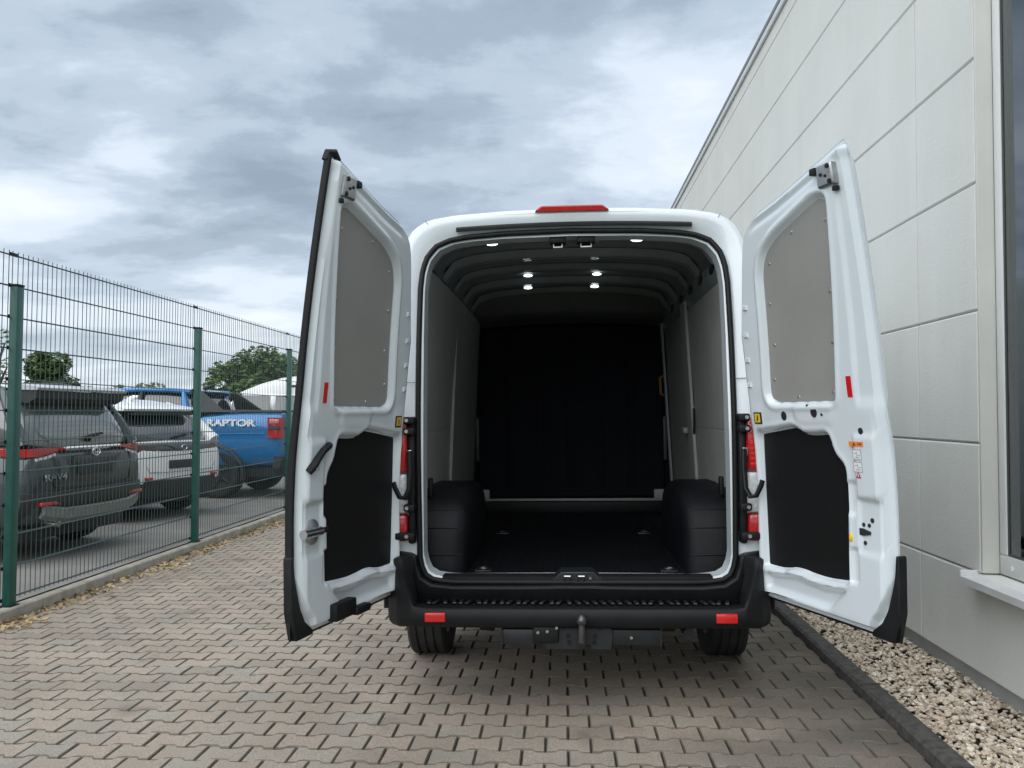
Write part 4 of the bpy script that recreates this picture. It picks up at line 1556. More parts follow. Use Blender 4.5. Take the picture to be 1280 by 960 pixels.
        MB().cyl(D(0.79, -0.046, 0.974), D(0.735, -0.044, 0.974), 0.013, 0.011, 10).build('latch_pin', M['seal'], lt)
        lo = MB().box(-0.085, 0.085, -0.03, 0.02, -0.034, 0.040, 0.008, T=lambda x, y, z: D(0.60 + x, -0.029 + y, 0.605 + z)).build('lower_latch', M['plastic'], door)
        MB().box(-0.06, 0.06, -0.055, 0.0, -0.022, 0.012, 0.006, T=lambda x, y, z: D(0.47 + x, -0.032 + y * 0.7, 0.588 + z)).build('latch_hook', M['seal'], lo)
        hole(0.56, 1.437, 0.007, 0.007)
    else:
        hole(0.300, 1.430, 0.020, 0.022)
        hole(0.525, 1.447, 0.020, 0.024, 0.060)
        hole(0.485, 1.475, 0.006, 0.006, 0.0600)
        hole(0.575, 1.435, 0.006, 0.006, 0.0600)
        hole(0.795, 1.368, 0.013, 0.014, 0.0535)
        pass
        for u, z, r in ((0.815, 1.010, 0.010), (0.765, 0.988, 0.0085), (0.797, 0.988, 0.0085), (0.772, 0.915, 0.009)):
            hole(u, z, r, r, 0.0452)
        plate('handle_slot', [(0.722, 0.945), (0.765, 0.943), (0.806, 0.952), (0.806, 0.964), (0.765, 0.972), (0.722, 0.974)], 0.03, 0.0475, M['ink'], 0.001)
        yl = plate('cable_port', rounded([(0.672, 0.965), (0.690, 0.972), (0.712, 0.925), (0.705, 0.905), (0.692, 0.915)], 0.006, 3), 0.03, 0.0495, M['ink'], 0.001)
        MB().sphere(D(0.699, -0.024, 0.928), 0.013, (0.8, 0.8, 1.5), 10).build('cable_end', M['yellow'], yl)
        # warning sticker: orange header, two pictograms, triangle
        hd = plate('sticker_header', [(0.728, 1.305), (0.810, 1.305), (0.810, 1.325), (0.728, 1.325)], 0.045, 0.0605, M['orange'], 0.0003)
        plate('sticker_triangle', [(0.750, 1.309), (0.766, 1.309), (0.758, 1.322)], 0.05, 0.0612, M['ink'], 0.0002, hd)
        for u in (0.782, 0.790, 0.798):
            plate('sticker_mark', [(u - 0.0022, 1.311), (u + 0.0022, 1.311), (u + 0.0022, 1.319), (u - 0.0022, 1.319)], 0.05, 0.0612, M['ink'], 0.0002, hd)
        for zc in (1.272, 1.222):
            pc = plate('pictogram', [(0.744, zc - 0.021), (0.794, zc - 0.021), (0.794, zc + 0.021), (0.744, zc + 0.021)], 0.045, 0.0600, M['paper'], 0.0002)
            for (u0, u1, za, zb_) in ((0.744, 0.794, -0.021, -0.0188), (0.744, 0.794, 0.0188, 0.021), (0.744, 0.7462, -0.0188, 0.0188), (0.7918, 0.794, -0.0188, 0.0188), (0.767, 0.7695, -0.010, 0.012), (0.752, 0.764, 0.004, 0.007), (0.774, 0.786, -0.004, -0.001), (0.756, 0.782, -0.013, -0.0105)):
                plate('line', [(u0, zc + za), (u1, zc + za), (u1, zc + zb_), (u0, zc + zb_)], 0.05, 0.0606, M['inkgrey'], 0.0001, pc)
        tr = plate('red_triangle', [(0.752, 1.176), (0.784, 1.176), (0.768, 1.203)], 0.045, 0.0602, M['inkred'], 0.0003)
        plate('exclamation', [(0.7662, 1.181), (0.7698, 1.181), (0.7702, 1.194), (0.7658, 1.194)], 0.05, 0.0608, M['paper'], 0.0001, tr)
        pt = plate('type_plate', [(0.683, 1.035), (0.732, 1.035), (0.732, 1.055), (0.683, 1.055)], 0.030, 0.0375, M['paper'], 0.0003)
    return door


build_door(-1, 105.5, 'left rear door with rubber edge seal, grab handle and chrome latch')
build_door(1, 111.0, 'right rear door with warning stickers and open bolt holes')

# ================================================================== PARKED VEHICLES BEHIND THE FENCE
M['slate'] = mat('slate_car_paint', (0.030, 0.042, 0.045), 0.3, 0.3, coat=1.0, var=0.05)
M['carwhite'] = mat('white_car_paint', (0.84, 0.86, 0.86), 0.3, coat=0.8, var=0.02)
M['carblue'] = mat('blue_car_paint', (0.005, 0.16, 0.42), 0.28, 0.15, coat=1.0, var=0.05)
M['carglass'] = mat('car_glass', (0.02, 0.025, 0.027), 0.04, coat=1.0, spec=0.9, var=0.1)
M['glassgrey'] = mat('car_glass_grey', (0.11, 0.125, 0.12), 0.06, coat=1.0, spec=0.8, var=0.2, vscale=2)
M['smoke'] = mat('smoked_lens', (0.05, 0.008, 0.010), 0.1, coat=1.0, var=0.2)
M['clad'] = mat('car_cladding', (0.025, 0.028, 0.028), 0.6, var=0.15)
M['guard'] = mat('silver_guard', (0.20, 0.21, 0.20), 0.4, 0.3, var=0.1)
M['guardlight'] = mat('silver_sky_sheen', (0.45, 0.47, 0.48), 0.3, 0.4, coat=0.8, var=0.03)  # pale tone standing in for sky reflected on the dark car's spoiler
M['darkrim'] = mat('dark_rim', (0.05, 0.052, 0.055), 0.35, 0.6, var=0.1)
LOT_Z = -0.04


def half_to_ring(h, y):
    return [Vector((x, y, z)) for x, z in h] + [Vector((-x, y, z)) for x, z in h[-2:0:-1]]


def car_loft(name, st, m, root, sub=1):
    rings = []
    for y, w, zb, zt in st:
        hm = (zb + zt) / 2
        rings.append(half_to_ring([(0, zb), (w * 0.80, zb), (w * 0.95, zb + 0.05), (w, zb + 0.2 * (zt - zb)), (w, hm), (w * 0.985, zt - 0.16 * (zt - zb)), (w * 0.94, zt - 0.04), (w * 0.82, zt), (0, zt + 0.012)], y))
    b = MB()
    b.loft(rings)
    o = b.build(name, m, root, smooth=50)
    if sub:
        md = o.modifiers.new('smooth', 'SUBSURF')
        md.levels = md.render_levels = sub
    return o


def cabin_loft(name, st, m, root, sub=1):
    rings = []
    for y, wb, zb, wt, zt in st:
        rings.append(half_to_ring([(0, zb), (wb, zb), (wb + (wt - wb) * 0.5 + 0.012, zb + (zt - zb) * 0.5), (wt + 0.01, zt - 0.06), (wt * 0.93, zt - 0.015), (wt * 0.6, zt), (0, zt + 0.01)], y))
    b = MB()
    b.loft(rings)
    o = b.build(name, m, root, smooth=50)
    if sub:
        md = o.modifiers.new('smooth', 'SUBSURF')
        md.levels = md.render_levels = sub
    return o


def car_wheels(root, w, ys, r, rimm, flare=None, tw=0.23):
    for y in ys:
        for s in (-1, 1):
            wh = wheel(root, (s * (w - tw / 2 + 0.012), y, r), r, tw, s, rimm, M['tyre'], n=28, grooves=False)
            # wheel well and arch lip
            MB().lathe([(0.0005, 0.0), (r * 1.13, 0.0), (r * 1.13, 0.006), (0.0005, 0.006)], 30, lambda a, c, d, s=s, y=y: Vector((s * (w - 0.06 + d), y + a, max(r * 0.75, r + c)))).build('wheel_well', M['ink'], wh.parent)
            b = MB()
            pts = []
            R0, R1 = r * 1.12, r * (1.26 if flare else 1.18)
            n = 18
            rr = []
            for i in range(n + 1):
                t = math.pi * (i / n) * 1.12 - math.pi * 0.06
                ca, sa = math.cos(t), math.sin(t)
                ex = flare or 0.012
                rr.append([Vector((s * (w - 0.10), y + ca * R0, r + sa * R0)), Vector((s * (w + ex), y + ca * (R0 + 0.01), r + sa * (R0 + 0.01))), Vector((s * (w + ex * 0.8), y + ca * (R1 - 0.02), r + sa * (R1 - 0.02))), Vector((s * (w - 0.02), y + ca * R1, r + sa * R1))])
            b.loft(rr, closed=True)
            b.build('wheel_arch', M['clad'], root, smooth=40)


def bar(name, pts, r, m, root, flat=1.0, n=8):
    return MB().tube(pts, r, n, flat=flat).build(name, m, root, smooth=60)


def mirrors(root, w, y, z, m):
    for s in (-1, 1):
        MB().box(s * (w + 0.12) - 0.09, s * (w + 0.12) + 0.09, y - 0.05, y + 0.07, z - 0.02, z + 0.13, 0.03).build('mirror', m, root)


# ---- dark sport utility car
suv = empty('parked_car', (-4.93, 8.55, LOT_Z), (0, 0, R(85)))
tag(suv, 'dark grey sport utility car with slim red tail lamps, nearest behind the fence', 'car', 'cars parked behind the fence')
suv.scale = (1.03, 1.0, 1.045)
car_loft('body', [(0.05, 0.66, 0.50, 0.90), (0.06, 0.80, 0.44, 1.00), (0.11, 0.87, 0.38, 1.06), (0.22, 0.915, 0.32, 1.09), (0.6, 0.93, 0.26, 1.11), (1.5, 0.93, 0.24, 1.09), (2.6, 0.93, 0.24, 1.06), (3.3, 0.93, 0.25, 1.03), (3.9, 0.91, 0.28, 0.98), (4.35, 0.84, 0.33, 0.88), (4.55, 0.66, 0.42, 0.74)], M['slate'], suv)
cabin_loft('cabin_glass', [(0.16, 0.78, 1.05, 0.74, 1.12), (0.24, 0.82, 1.05, 0.72, 1.30), (0.40, 0.85, 1.05, 0.68, 1.56), (0.55, 0.87, 1.05, 0.66, 1.64), (1.2, 0.88, 1.05, 0.66, 1.675), (2.2, 0.88, 1.03, 0.65, 1.675), (2.8, 0.87, 1.02, 0.64, 1.56), (3.4, 0.84, 1.0, 0.66, 1.12)], M['glassgrey'], suv)
b = MB()
b.loft([[(x * k, y, z + (0.012 - 0.03 * abs(x) ** 4 * 3)) for x in (-0.66, -0.6, -0.4, 0, 0.4, 0.6, 0.66)] for y, k, z in ((0.42, 1.02, 1.63), (0.6, 1.0, 1.668), (1.2, 1.0, 1.692), (2.2, 1.0, 1.692), (2.55, 0.98, 1.66))], closed=False)
b.build('roof', M['carwhite'], suv)  # white colour stands in for sky reflection on the dark car's roof
sp = MB().loft([[(x, y, z) for y, z in ((0.45, 1.690), (0.20, 1.660), (0.165, 1.648), (0.175, 1.625), (0.45, 1.63))] for x in (-0.70, -0.66, -0.3, 0.3, 0.66, 0.70)]).build('roof_spoiler', M['guardlight'], suv)  # silver colour paints in the sky reflected along the roof edge
MB().loft([[(x, y, z) for y, z in ((0.40, 1.622), (0.19, 1.622), (0.20, 1.55), (0.30, 1.50), (0.42, 1.52))] for x in (-0.68, -0.3, 0.3, 0.68)]).build('upper_trim', M['clad'], suv)
for s in (-1, 1):
    bar('rear_pillar', [(s * 0.845, 0.20, 1.08), (s * 0.80, 0.34, 1.32), (s * 0.735, 0.50, 1.58), (s * 0.70, 0.62, 1.66)], [0.075, 0.06, 0.045, 0.03], M['slate'], suv)
    for y in (1.3, 2.1):
        bar('door_pillar', [(s * 0.885, y, 1.07), (s * 0.69, y + 0.06, 1.65)], 0.03, M['clad'], suv)
    bar('front_pillar', [(s * 0.85, 3.3, 1.05), (s * 0.665, 2.6, 1.62)], 0.035, M['slate'], suv)
    bar('roof_rail', [(s * 0.66, 0.8, 1.69), (s * 0.665, 1.0, 1.725), (s * 0.665, 2.0, 1.725), (s * 0.66, 2.3, 1.69)], 0.018, M['clad'], suv)
    tl = MB().loft([[Vector((s * x, y - 0.012, z)) for y, z in ((yy, 1.075), (yy, zl), (yy + 0.06, zl - 0.01), (yy + 0.06, 1.08))] for x, yy, zl in ((0.36, 0.075, 1.058), (0.50, 0.08, 1.048), (0.64, 0.085, 1.025), (0.80, 0.105, 1.00), (0.88, 0.155, 1.00), (0.925, 0.26, 1.015), (0.935, 0.40, 1.04))]).build('tail_lamp', M['reddark'], suv, smooth=40)
    MB().loft([[Vector((s * x, y - 0.02, z)) for y, z in ((yy, zl + 0.035), (yy, zl + 0.008), (yy + 0.04, zl + 0.008), (yy + 0.04, zl + 0.035))] for x, yy, zl in ((0.56, 0.084, 0.995), (0.70, 0.09, 0.962), (0.80, 0.105, 0.950))]).build('clear_insert', M['clear'], tl, smooth=40)
    MB().box(s * 0.66 - 0.13, s * 0.66 + 0.13, 0.012, 0.06, 0.545, 0.58, 0.006).build('bumper_reflector', M['reddark'], suv)
# tailgate shoulder, bumper and guard
MB().loft([[Vector((x, 0.045 + 0.06 * (abs(x) / 0.8) ** 3 + dy, z)) for dy, z in ((0.0, 1.085), (-0.012, 1.072), (0.0, 1.06), (0.05, 1.075))] for x in (-0.42, -0.36, -0.2, 0, 0.2, 0.36, 0.42)]).build('tailgate_glint', M['carwhite'], suv, smooth=40)  # white strip stands for the reflection on the tailgate's top edge
MB().loft([[Vector((x, 0.05 + 0.05 * (abs(x) / 0.6) ** 3 + dy, z)) for dy, z in ((0.03, 1.0), (-0.01, 0.99), (-0.015, 0.76), (0.03, 0.70))] for x in (-0.5, -0.44, -0.25, 0, 0.25, 0.44, 0.5)]).build('tailgate', M['slate'], suv, smooth=40)
MB().box(-0.26, 0.26, 0.016, 0.04, 0.80, 0.915, 0.006).build('number_plate_recess', M['clad'], suv)
MB().loft([[Vector((x, 0.00 + 0.14 * (abs(x) / 0.9) ** 4 + dy, z)) for dy, z in ((0.03, 0.68), (-0.02, 0.665), (-0.03, 0.60), (0.0, 0.48), (0.1, 0.40))] for x in (-0.93, -0.86, -0.7, -0.4, 0, 0.4, 0.7, 0.86, 0.93)]).build('bumper', M['clad'], suv, smooth=40)
MB().loft([[Vector((x, -0.035 + 0.14 * (abs(x) / 0.9) ** 4 + dy, z + 0.07 * (abs(x) / 0.75) ** 6)) for dy, z in ((0.02, 0.505), (-0.006, 0.49), (0.0, 0.40), (0.05, 0.36), (0.1, 0.40))] for x in (-0.74, -0.68, -0.5, -0.2, 0, 0.2, 0.5, 0.68, 0.74)]).build('skid_guard', M['guard'], suv, smooth=40)
for rx_, rz_, c, t in ((0.062, 0.042, 0.0, 0.006), (0.024, 0.040, 0.0, 0.006), (0.046, 0.018, 0.012, 0.006)):
    MB().tube([(rx_ * math.cos(k * math.pi / 12), 0.030, 1.022 + c + rz_ * math.sin(k * math.pi / 12)) for k in range(24)], t, 6, closed=True).build('emblem', M['chrome'], suv)
text_mesh('lettering', 'RAV4', 0.085, M['chrome'], suv, lambda a, c, d: Vector((-0.58 + a, 0.040 - d, 0.80 + c)), 0.012, 1.5, 0.002)
wp = bar('rear_wiper', [(0.0, 0.135, 1.14), (0.02, 0.15, 1.165), (0.25, 0.165, 1.20), (0.30, 0.17, 1.20)], [0.035, 0.022, 0.014, 0.008], M['seal'], suv)
car_wheels(suv, 0.93, (0.92, 3.6), 0.355, M['darkrim'], 0.025)
mirrors(suv, 0.9, 2.85, 1.05, M['slate'])
bar('exhaust_tip', [(-0.55, 0.02, 0.36), (-0.55, 0.25, 0.37)], 0.035, M['chrome'], suv)
MB().box(-0.8, 0.8, 0.25, 4.2, 0.2, 0.34, 0.02).build('underbody', M['ink'], suv)

for s in (-1, 1):
    bar('shut_line', [(s * 0.60, 0.062, 1.0), (s * 0.625, 0.055, 0.86), (s * 0.60, 0.045, 0.72), (s * 0.50, 0.030, 0.685)], 0.006, M['ink'], suv)
    for y in (1.32, 2.18):
        bar('door_gap', [(s * 0.931, y, 1.0), (s * 0.937, y, 0.7), (s * 0.934, y + 0.05, 0.42)], 0.005, M['ink'], suv)
    bar('door_handle', [(s * 0.935, 1.42, 0.93), (s * 0.955, 1.50, 0.935), (s * 0.935, 1.60, 0.93)], 0.014, M['slate'], suv)
bar('bumper_gap', [(-0.80, 0.075, 0.69), (-0.5, 0.022, 0.69), (0, 0.01, 0.69), (0.5, 0.022, 0.69), (0.80, 0.075, 0.69)], 0.006, M['ink'], suv)
# ---- white crossover
wc = empty('parked_car', (-5.36, 11.45, LOT_Z), (0, 0, R(74)))
tag(wc, 'white crossover car with black tail band, between dark car and blue pickup', 'car', 'cars parked behind the fence')
wc.scale = (1.03, 1.0, 1.04)
car_loft('body', [(0.02, 0.62, 0.52, 0.88), (0.03, 0.76, 0.46, 0.98), (0.10, 0.85, 0.40, 1.03), (0.25, 0.90, 0.34, 1.05), (0.7, 0.915, 0.28, 1.05), (1.5, 0.915, 0.25, 1.03), (2.6, 0.915, 0.25, 1.0), (3.3, 0.91, 0.26, 0.96), (3.9, 0.88, 0.30, 0.90), (4.25, 0.78, 0.36, 0.80), (4.38, 0.6, 0.44, 0.70)], M['carwhite'], wc)
cabin_loft('cabin_glass', [(0.18, 0.74, 1.0, 0.72, 1.06), (0.34, 0.79, 1.0, 0.69, 1.26), (0.62, 0.83, 1.0, 0.64, 1.48), (0.9, 0.85, 1.0, 0.63, 1.56), (1.5, 0.86, 1.0, 0.63, 1.60), (2.1, 0.86, 1.0, 0.63, 1.595), (2.7, 0.85, 0.98, 0.62, 1.48), (3.35, 0.82, 0.96, 0.64, 1.04)], M['carglass'], wc)
b = MB()
b.loft([[(x * k, y, z + (0.012 - 0.035 * abs(x) ** 4 * 3)) for x in (-0.66, -0.6, -0.4, 0, 0.4, 0.6, 0.66)] for y, k, z in ((0.50, 0.98, 1.50), (0.7, 0.99, 1.535), (1.0, 1.0, 1.585), (1.5, 1.0, 1.618), (2.1, 1.0, 1.612), (2.45, 0.97, 1.56))], closed=False)
b.build('roof', M['carwhite'], wc)
sp = MB().loft([[(x, y + dx, z) for y, z in ((0.62, 1.535), (0.34, 1.49), (0.30, 1.47), (0.33, 1.44), (0.60, 1.44))] for x, dx in ((-0.68, 0.10), (-0.60, 0.02), (-0.3, 0), (0.3, 0), (0.60, 0.02), (0.68, 0.10))]).build('roof_spoiler', M['carwhite'], wc)
MB().box(-0.55, 0.55, 0.345, 0.50, 1.385, 1.437, 0.01).build('spoiler_black_trim', M['clad'], sp)  # black underside of the spoiler
for s in (-1, 1):
    bar('rear_pillar', [(s * 0.84, 0.22, 1.02), (s * 0.80, 0.45, 1.24), (s * 0.73, 0.70, 1.45), (s * 0.67, 0.95, 1.55)], [0.11, 0.09, 0.065, 0.03], M['carwhite'], wc)
    bar('front_pillar', [(s * 0.83, 3.25, 1.0), (s * 0.645, 2.5, 1.55)], 0.035, M['carwhite'], wc)
    bar('door_pillar', [(s * 0.865, 1.75, 1.02), (s * 0.66, 1.78, 1.57)], 0.03, M['clad'], wc)
    tl = MB().loft([[Vector((s * x, y - 0.02, z)) for y, z in ((yy, 1.0), (yy - 0.01, 0.965), (yy, 0.90), (yy + 0.06, 0.93))] for x, yy in ((0.50, 0.05), (0.66, 0.06), (0.80, 0.09), (0.88, 0.17), (0.915, 0.36))]).build('tail_lamp', M['smoke'], wc, smooth=40)
    MB().box(s * 0.62 - 0.06, s * 0.62 + 0.06, -0.005, 0.04, 0.55, 0.585, 0.006).build('bumper_reflector', M['reddark'], wc)
MB().loft([[Vector((x, 0.02 + 0.06 * (abs(x) / 0.8) ** 3 + dy, z)) for dy, z in ((0.02, 1.03), (-0.012, 1.0), (-0.02, 0.94), (0.02, 0.885))] for x in (-0.82, -0.7, -0.4, 0, 0.4, 0.7, 0.82)]).build('tail_band', M['carglass'], wc, smooth=40)
MB().loft([[Vector((x, -0.005 + 0.13 * (abs(x) / 0.88) ** 4 + dy, z + 0.08 * (abs(x) / 0.9) ** 5)) for dy, z in ((0.03, 0.545), (-0.015, 0.53), (-0.01, 0.42), (0.05, 0.30), (0.15, 0.30))] for x in (-0.90, -0.82, -0.6, -0.3, 0, 0.3, 0.6, 0.82, 0.90)]).build('lower_bumper', M['clad'], wc, smooth=40)
MB().box(-0.26, 0.26, -0.002, 0.03, 0.68, 0.79, 0.008).build('number_plate_recess', M['clad'], wc)
bar('rear_wiper', [(0.0, 0.16, 1.085), (0.22, 0.20, 1.12), (0.28, 0.205, 1.12)], [0.028, 0.014, 0.008], M['seal'], wc)
bar('antenna', [(0, 1.0, 1.60), (0, 0.92, 1.64), (0, 0.84, 1.65)], [0.04, 0.025, 0.008], M['carwhite'], wc)
car_wheels(wc, 0.915, (0.86, 3.5), 0.345, M['darkrim'], 0.02)
mirrors(wc, 0.88, 2.75, 1.0, M['carwhite'])
MB().box(-0.78, 0.78, 0.25, 4.0, 0.2, 0.34, 0.02).build('underbody', M['ink'], wc)

for s in (-1, 1):
    bar('shut_line', [(s * 0.66, 0.035, 0.89), (s * 0.66, 0.03, 0.74), (s * 0.60, 0.02, 0.645), (s * 0.3, 0.006, 0.635), (0, 0.003, 0.635)], 0.005, M['inkgrey'], wc)
    for y in (1.3, 2.2):
        bar('door_gap', [(s * 0.916, y, 0.95), (s * 0.922, y, 0.6), (s * 0.918, y + 0.04, 0.38)], 0.005, M['inkgrey'], wc)
MB().tube([(0.05 * math.cos(k * math.pi / 10), -0.004, 0.955 + 0.034 * math.sin(k * math.pi / 10)) for k in range(20)], 0.005, 6, closed=True).build('emblem', M['chrome'], wc)
# ---- blue pickup truck
pk = empty('pickup_truck', (-4.76, 14.95, LOT_Z), (0, 0, R(86)))
tag(pk, 'bright blue double-cab pickup truck with lettering on its bed side', 'pickup truck', 'cars parked behind the fence')
car_loft('body', [(0.02, 0.90, 0.60, 1.46), (0.03, 0.95, 0.57, 1.49), (0.12, 0.975, 0.55, 1.50), (0.6, 0.985, 0.52, 1.50), (1.6, 0.985, 0.50, 1.47), (1.72, 0.975, 0.48, 1.30), (2.4, 0.97, 0.45, 1.26), (3.6, 0.97, 0.45, 1.25), (4.2, 0.985, 0.48, 1.24), (4.9, 0.98, 0.50, 1.17), (5.25, 0.92, 0.55, 1.05), (5.36, 0.78, 0.62, 0.95)], M['carblue'], pk)
MB().box(-0.80, 0.80, 0.10, 1.60, 1.505, 1.53, 0.01).build('bed_cover', M['clad'], pk)
cabin_loft('cabin_glass', [(1.70, 0.80, 1.24, 0.70, 1.40), (1.76, 0.85, 1.24, 0.70, 1.76), (1.9, 0.87, 1.24, 0.71, 1.86), (2.6, 0.88, 1.22, 0.72, 1.90), (3.3, 0.88, 1.20, 0.71, 1.87), (3.7, 0.87, 1.2, 0.69, 1.70), (4.25, 0.85, 1.18, 0.72, 1.26)], M['carglass'], pk)
b = MB()
b.loft([[(x * k, y, z + (0.014 - 0.035 * abs(x) ** 4 * 2)) for x in (-0.74, -0.68, -0.4, 0, 0.4, 0.68, 0.74)] for y, k, z in ((1.74, 0.98, 1.84), (1.9, 1.0, 1.88), (2.6, 1.0, 1.915), (3.3, 0.99, 1.885), (3.45, 0.97, 1.84))], closed=False)
b.build('roof', M['carblue'], pk)
for s in (-1, 1):
    bar('rear_pillar', [(s * 0.87, 1.80, 1.27), (s * 0.80, 1.86, 1.55), (s * 0.735, 1.93, 1.84)], [0.10, 0.085, 0.05], M['carblue'], pk)
    bar('door_pillar', [(s * 0.89, 2.75, 1.24), (s * 0.735, 2.72, 1.87)], 0.04, M['clad'], pk)
    bar('front_pillar', [(s * 0.86, 4.15, 1.22), (s * 0.72, 3.5, 1.82)], 0.045, M['carblue'], pk)
    MB().prism(rounded([(1.70, 1.50), (1.74, 1.86), (1.60, 1.845), (1.12, 1.50)], 0.03), 0.0, 0.05, lambda a, c, d, s=s: Vector((s * (0.93 - 0.42 * (c - 1.25) * 0.9 - d), a, c)), 0.008).build('sail_panel', M['clad'], pk)
    bar('roof_rail', [(s * 0.735, 1.80, 1.845), (s * 0.745, 2.2, 1.875), (s * 0.748, 2.8, 1.885), (s * 0.735, 3.35, 1.855), (s * 0.725, 3.5, 1.82)], 0.045, M['carblue'], pk)
    tl = MB().loft([[Vector((s * (x + 0.01), y, z)) for x, y in ((0.90, -0.012), (0.975, 0.01), (0.995, 0.08), (0.995, 0.25), (0.94, 0.26))] for z in (1.05, 1.07, 1.22, 1.36, 1.40)]).build('tail_lamp', M['reddark'], pk, smooth=40)
    MB().box(s * 1.002 - 0.008, s * 1.002 + 0.008, 0.03, 0.235, 1.19, 1.26, 0.006).build('lamp_divider', M['ink'], tl)
    MB().box(s * 1.002 - 0.007, s * 1.002 + 0.007, 0.05, 0.22, 1.30, 1.375, 0.006).build('lamp_insert', mat('lamp_pink', (0.55, 0.22, 0.20), 0.2, coat=1, var=0.2), tl)
    bar('side_step', [(s * 0.98, 1.9, 0.46), (s * 1.02, 2.0, 0.44), (s * 1.02, 3.6, 0.44), (s * 0.98, 3.7, 0.46)], 0.04, M['clad'], pk)
text_mesh('lettering', 'RAPTOR', 0.155, M['paper'], pk, lambda a, c, d: Vector((-0.992 - d, 0.93 - a, 1.30 + c)), 0.008, 1.5, 0.006)
text_mesh('lettering', 'RAPTOR', 0.155, M['paper'], pk, lambda a, c, d: Vector((0.992 + d, 0.93 + a, 1.30 + c)), 0.008, 1.5, 0.006)
car_wheels(pk, 0.975, (1.17, 4.42), 0.415, M['darkrim'], 0.06, 0.28)
MB().loft([[Vector((x, -0.10 + 0.12 * (abs(x) / 0.95) ** 4 + dy, z)) for dy, z in ((0.12, 0.74), (0.0, 0.73), (-0.01, 0.60), (0.05, 0.52), (0.14, 0.54))] for x in (-0.96, -0.8, -0.4, 0, 0.4, 0.8, 0.96)]).build('rear_bumper', M['clad'], pk, smooth=40)
MB().box(-0.8, 0.8, 0.1, 5.0, 0.36, 0.56, 0.03).build('chassis', M['ink'], pk)
bar('antenna', [(-0.15, 1.86, 1.92), (-0.15, 1.70, 1.98), (-0.15, 1.60, 2.02)], [0.05, 0.02, 0.006], M['ink'], pk)
mirrors(pk, 0.95, 3.7, 1.25, M['clad'])

for s in (-1, 1):
    bar('bed_gap', [(s * 0.985, 1.66, 1.46), (s * 0.992, 1.66, 1.0), (s * 0.985, 1.66, 0.58)], 0.007, M['ink'], pk)
    bar('body_crease', [(s * 0.990, 0.30, 1.13), (s * 0.996, 0.8, 1.12), (s * 0.994, 1.6, 1.10)], 0.006, M['carblue'], pk)
    bar('bed_rail', [(s * 0.86, 0.05, 1.505), (s * 0.87, 0.8, 1.512), (s * 0.87, 1.6, 1.49)], 0.022, M['clad'], pk)
# ---- white camper van farther back
cv = empty('camper_van', (-5.7, 24.2, LOT_Z), (0, 0, R(88)))
tag(cv, 'white high-roof van with grey side windows, behind the blue pickup', 'van')
car_loft('body', [(0.0, 0.86, 0.45, 1.5), (0.03, 0.95, 0.38, 1.55), (0.2, 0.98, 0.35, 1.58), (1.5, 0.99, 0.33, 1.58), (3.0, 0.99, 0.33, 1.55), (4.0, 0.98, 0.33, 1.45), (4.7, 0.95, 0.36, 1.22), (5.2, 0.86, 0.42, 1.0), (5.3, 0.7, 0.48, 0.9)], M['carwhite'], cv)
cabin_loft('cabin', [(0.02, 0.93, 1.45, 0.86, 2.0), (0.06, 0.95, 1.45, 0.88, 2.07), (1.5, 0.97, 1.45, 0.89, 2.09), (3.0, 0.97, 1.45, 0.88, 2.08), (3.6, 0.96, 1.42, 0.84, 2.02), (4.05, 0.95, 1.4, 0.82, 1.78), (4.65, 0.92, 1.18, 0.84, 1.24)], M['carwhite'], cv)
b = MB()
rr = []
for y, w, z in ((0.10, 0.80, 2.35), (0.2, 0.86, 2.52), (0.8, 0.88, 2.60), (1.8, 0.88, 2.58), (2.5, 0.86, 2.50), (3.1, 0.80, 2.34), (3.6, 0.68, 2.14), (3.8, 0.55, 2.06)):
    rr.append(half_to_ring([(0, 1.98), (w, 1.98), (w, 2.0 + (z - 2.0) * 0.55), (w * 0.9, 2.0 + (z - 2.0) * 0.88), (w * 0.6, z), (0, z + 0.01)], y))
b.loft(rr)
hr = b.build('high_roof', M['carwhite'], cv, smooth=50)
for s in (-1, 1):
    bar('awning_rail', [(s * 0.89, 0.2, 2.26), (s * 0.90, 2.2, 2.25)], 0.03, M['clad'], hr)
    for y0, y1 in ((0.25, 1.35), (1.42, 2.55), (2.70, 3.70)):
        MB().prism(rounded([(y0, 1.52), (y1 + (0.25 if y1 > 3 else 0), 1.52), (y1, 1.98), (y0, 1.98)], 0.05), 0.0, 0.02, lambda a, c, d, s=s: Vector((s * (0.955 - 0.10 * max(0, (c - 1.45) / 0.62) + d + 0.02), a, c)), 0.006).build('side_window', M['glassgrey'], cv)
    MB().box(s * 0.90 - 0.06, s * 0.90 + 0.06, -0.02, 0.06, 0.85, 1.35, 0.02).build('tail_lamp', M['reddark'], cv)
b = MB()
b.loft([[(-0.80, 3.66, 2.02), (0.80, 3.66, 2.02)], [(-0.83, 4.08, 1.795), (0.83, 4.08, 1.795)], [(-0.85, 4.66, 1.265), (0.85, 4.66, 1.265)]], closed=False)
b.build('windscreen', M['carglass'], cv)
car_wheels(cv, 0.98, (0.9, 4.2), 0.33, M['rim'], None)
mirrors(cv, 0.95, 3.95, 1.45, M['clad'])

# ================================================================== TREES


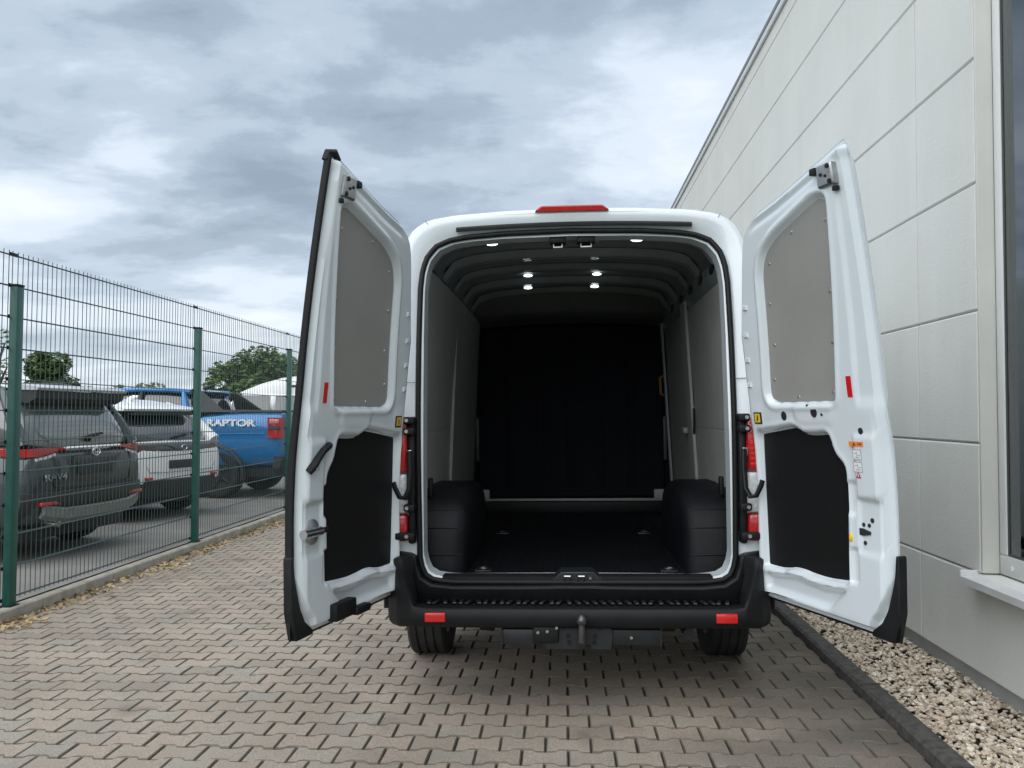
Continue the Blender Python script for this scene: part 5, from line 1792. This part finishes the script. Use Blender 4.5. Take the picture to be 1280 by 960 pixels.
def crown_mesh(name, blobs, n, leaf, m, root, seed):
    g = random.Random(seed)
    V, F = [], []
    wts = [bl[3] ** 3 for bl in blobs]
    for i in range(n):
        c = g.choices(blobs, wts)[0]
        while True:
            p = Vector((g.uniform(-1, 1), g.uniform(-1, 1), g.uniform(-1, 1)))
            l = p.length
            if 0.05 < l <= 1:
                break
        p = p / l * (l ** 0.45)
        q = Vector((c[0], c[1], c[2])) + Vector((p.x * c[3], p.y * c[3], p.z * c[3] * 0.85))
        if noise.noise(q * 1.1 + Vector((seed, 0, 0))) < -0.22:
            continue
        s = leaf * g.uniform(0.5, 1.25)
        rot = Matrix.Rotation(g.uniform(0, 6.3), 3, 'Z') @ Matrix.Rotation(g.gauss(0.5, 0.5), 3, 'X')
        k = len(V)
        for a in ((-0.5, 0, 0), (0, -0.32, 0.06), (0.6, 0, -0.05), (0, 0.32, 0.06)):
            V.append(tuple(q + rot @ (Vector(a) * s)))
        F.append((k, k + 1, k + 2, k + 3))
    return pyobj(name, V, F, m, root)


def tree(name, loc, h, w, label, group, m, seed, n=6000, leaf=0.28, nb=16, low=0.28):
    g = random.Random(seed)
    root = empty(name, loc)
    tag(root, label, 'tree', group)
    b = MB()
    b.tube([(0, 0, -0.1), (0.03, 0, h * 0.2), (0.0, 0.05, h * 0.45), (0.05, 0, h * 0.75)], [0.05 * h, 0.04 * h, 0.03 * h, 0.01 * h], 9)
    b.build('trunk', M['bark'], root)
    blobs = []
    for i in range(nb):
        a = g.uniform(0, 6.28)
        zz = g.uniform(low, 0.92)
        rr = w / 2 * (1 - max(0, (zz - 0.5)) * 1.25) * g.uniform(0.45, 0.72)
        p = (math.cos(a) * rr, math.sin(a) * rr, h * zz)
        blobs.append((*p, w * g.uniform(0.15, 0.26)))
        bb = MB()
        bb.tube([(0, 0, h * max(0.15, zz - 0.28)), (p[0] * 0.5, p[1] * 0.5, h * (zz - 0.1)), p], [0.016 * h, 0.010 * h, 0.004 * h], 6)
        bb.build('limb', M['bark'], root)
    crown_mesh('crown', blobs, n, leaf, m, root, seed)
    return root


def tpos(px, y):
    d = cam.rotation_euler.to_matrix() @ Vector(((px - 640) / 1040, -(517 - 480) / 1040, -1))
    return (d.x / d.y * y, y, -0.16)


tree('chestnut_tree', tpos(66, 62), 5.9, 5.2, 'small round leafy tree far behind the dark car', 'trees beyond the car park', M['leaf1'], 3, 11000, 0.34, 15)
tree('chestnut_tree', tpos(322, 52), 5.1, 7.4, 'wide leafy tree behind the white high-roof van', 'trees beyond the car park', M['leaf1'], 8, 24000, 0.32, 34)
tree('chestnut_tree', tpos(372, 58), 5.0, 4.6, 'leafy tree partly hidden by the left van door', 'trees beyond the car park', M['leaf1'], 9, 6000, 0.28, 14)
tree('sapling', tpos(-8, 21), 3.9, 1.7, 'dark sparse tree at the left picture edge behind the fence', 'trees beyond the car park', M['leaf1'], 5, 1300, 0.12, 14)
hedge = empty('hedge', tpos(120, 74))
tag(hedge, 'low green hedge along the far side of the car park', 'hedge')
gh = random.Random(4)
for i in range(24):
    x = -52 + i * 2.6
    hh = 4.1 + 0.9 * noise.noise(Vector((x * 0.3, 2, 0)))
    blobs = [(gh.uniform(-1.2, 1.2), gh.uniform(-0.6, 0.6), hh * k, gh.uniform(0.8, 1.25)) for k in (0.2, 0.45, 0.7, 0.8)]
    c = crown_mesh('shrub', blobs, 900, 0.34, M['leaf2'], hedge, 40 + i)
    c.location = (x + 20, gh.uniform(-1, 1), 0)
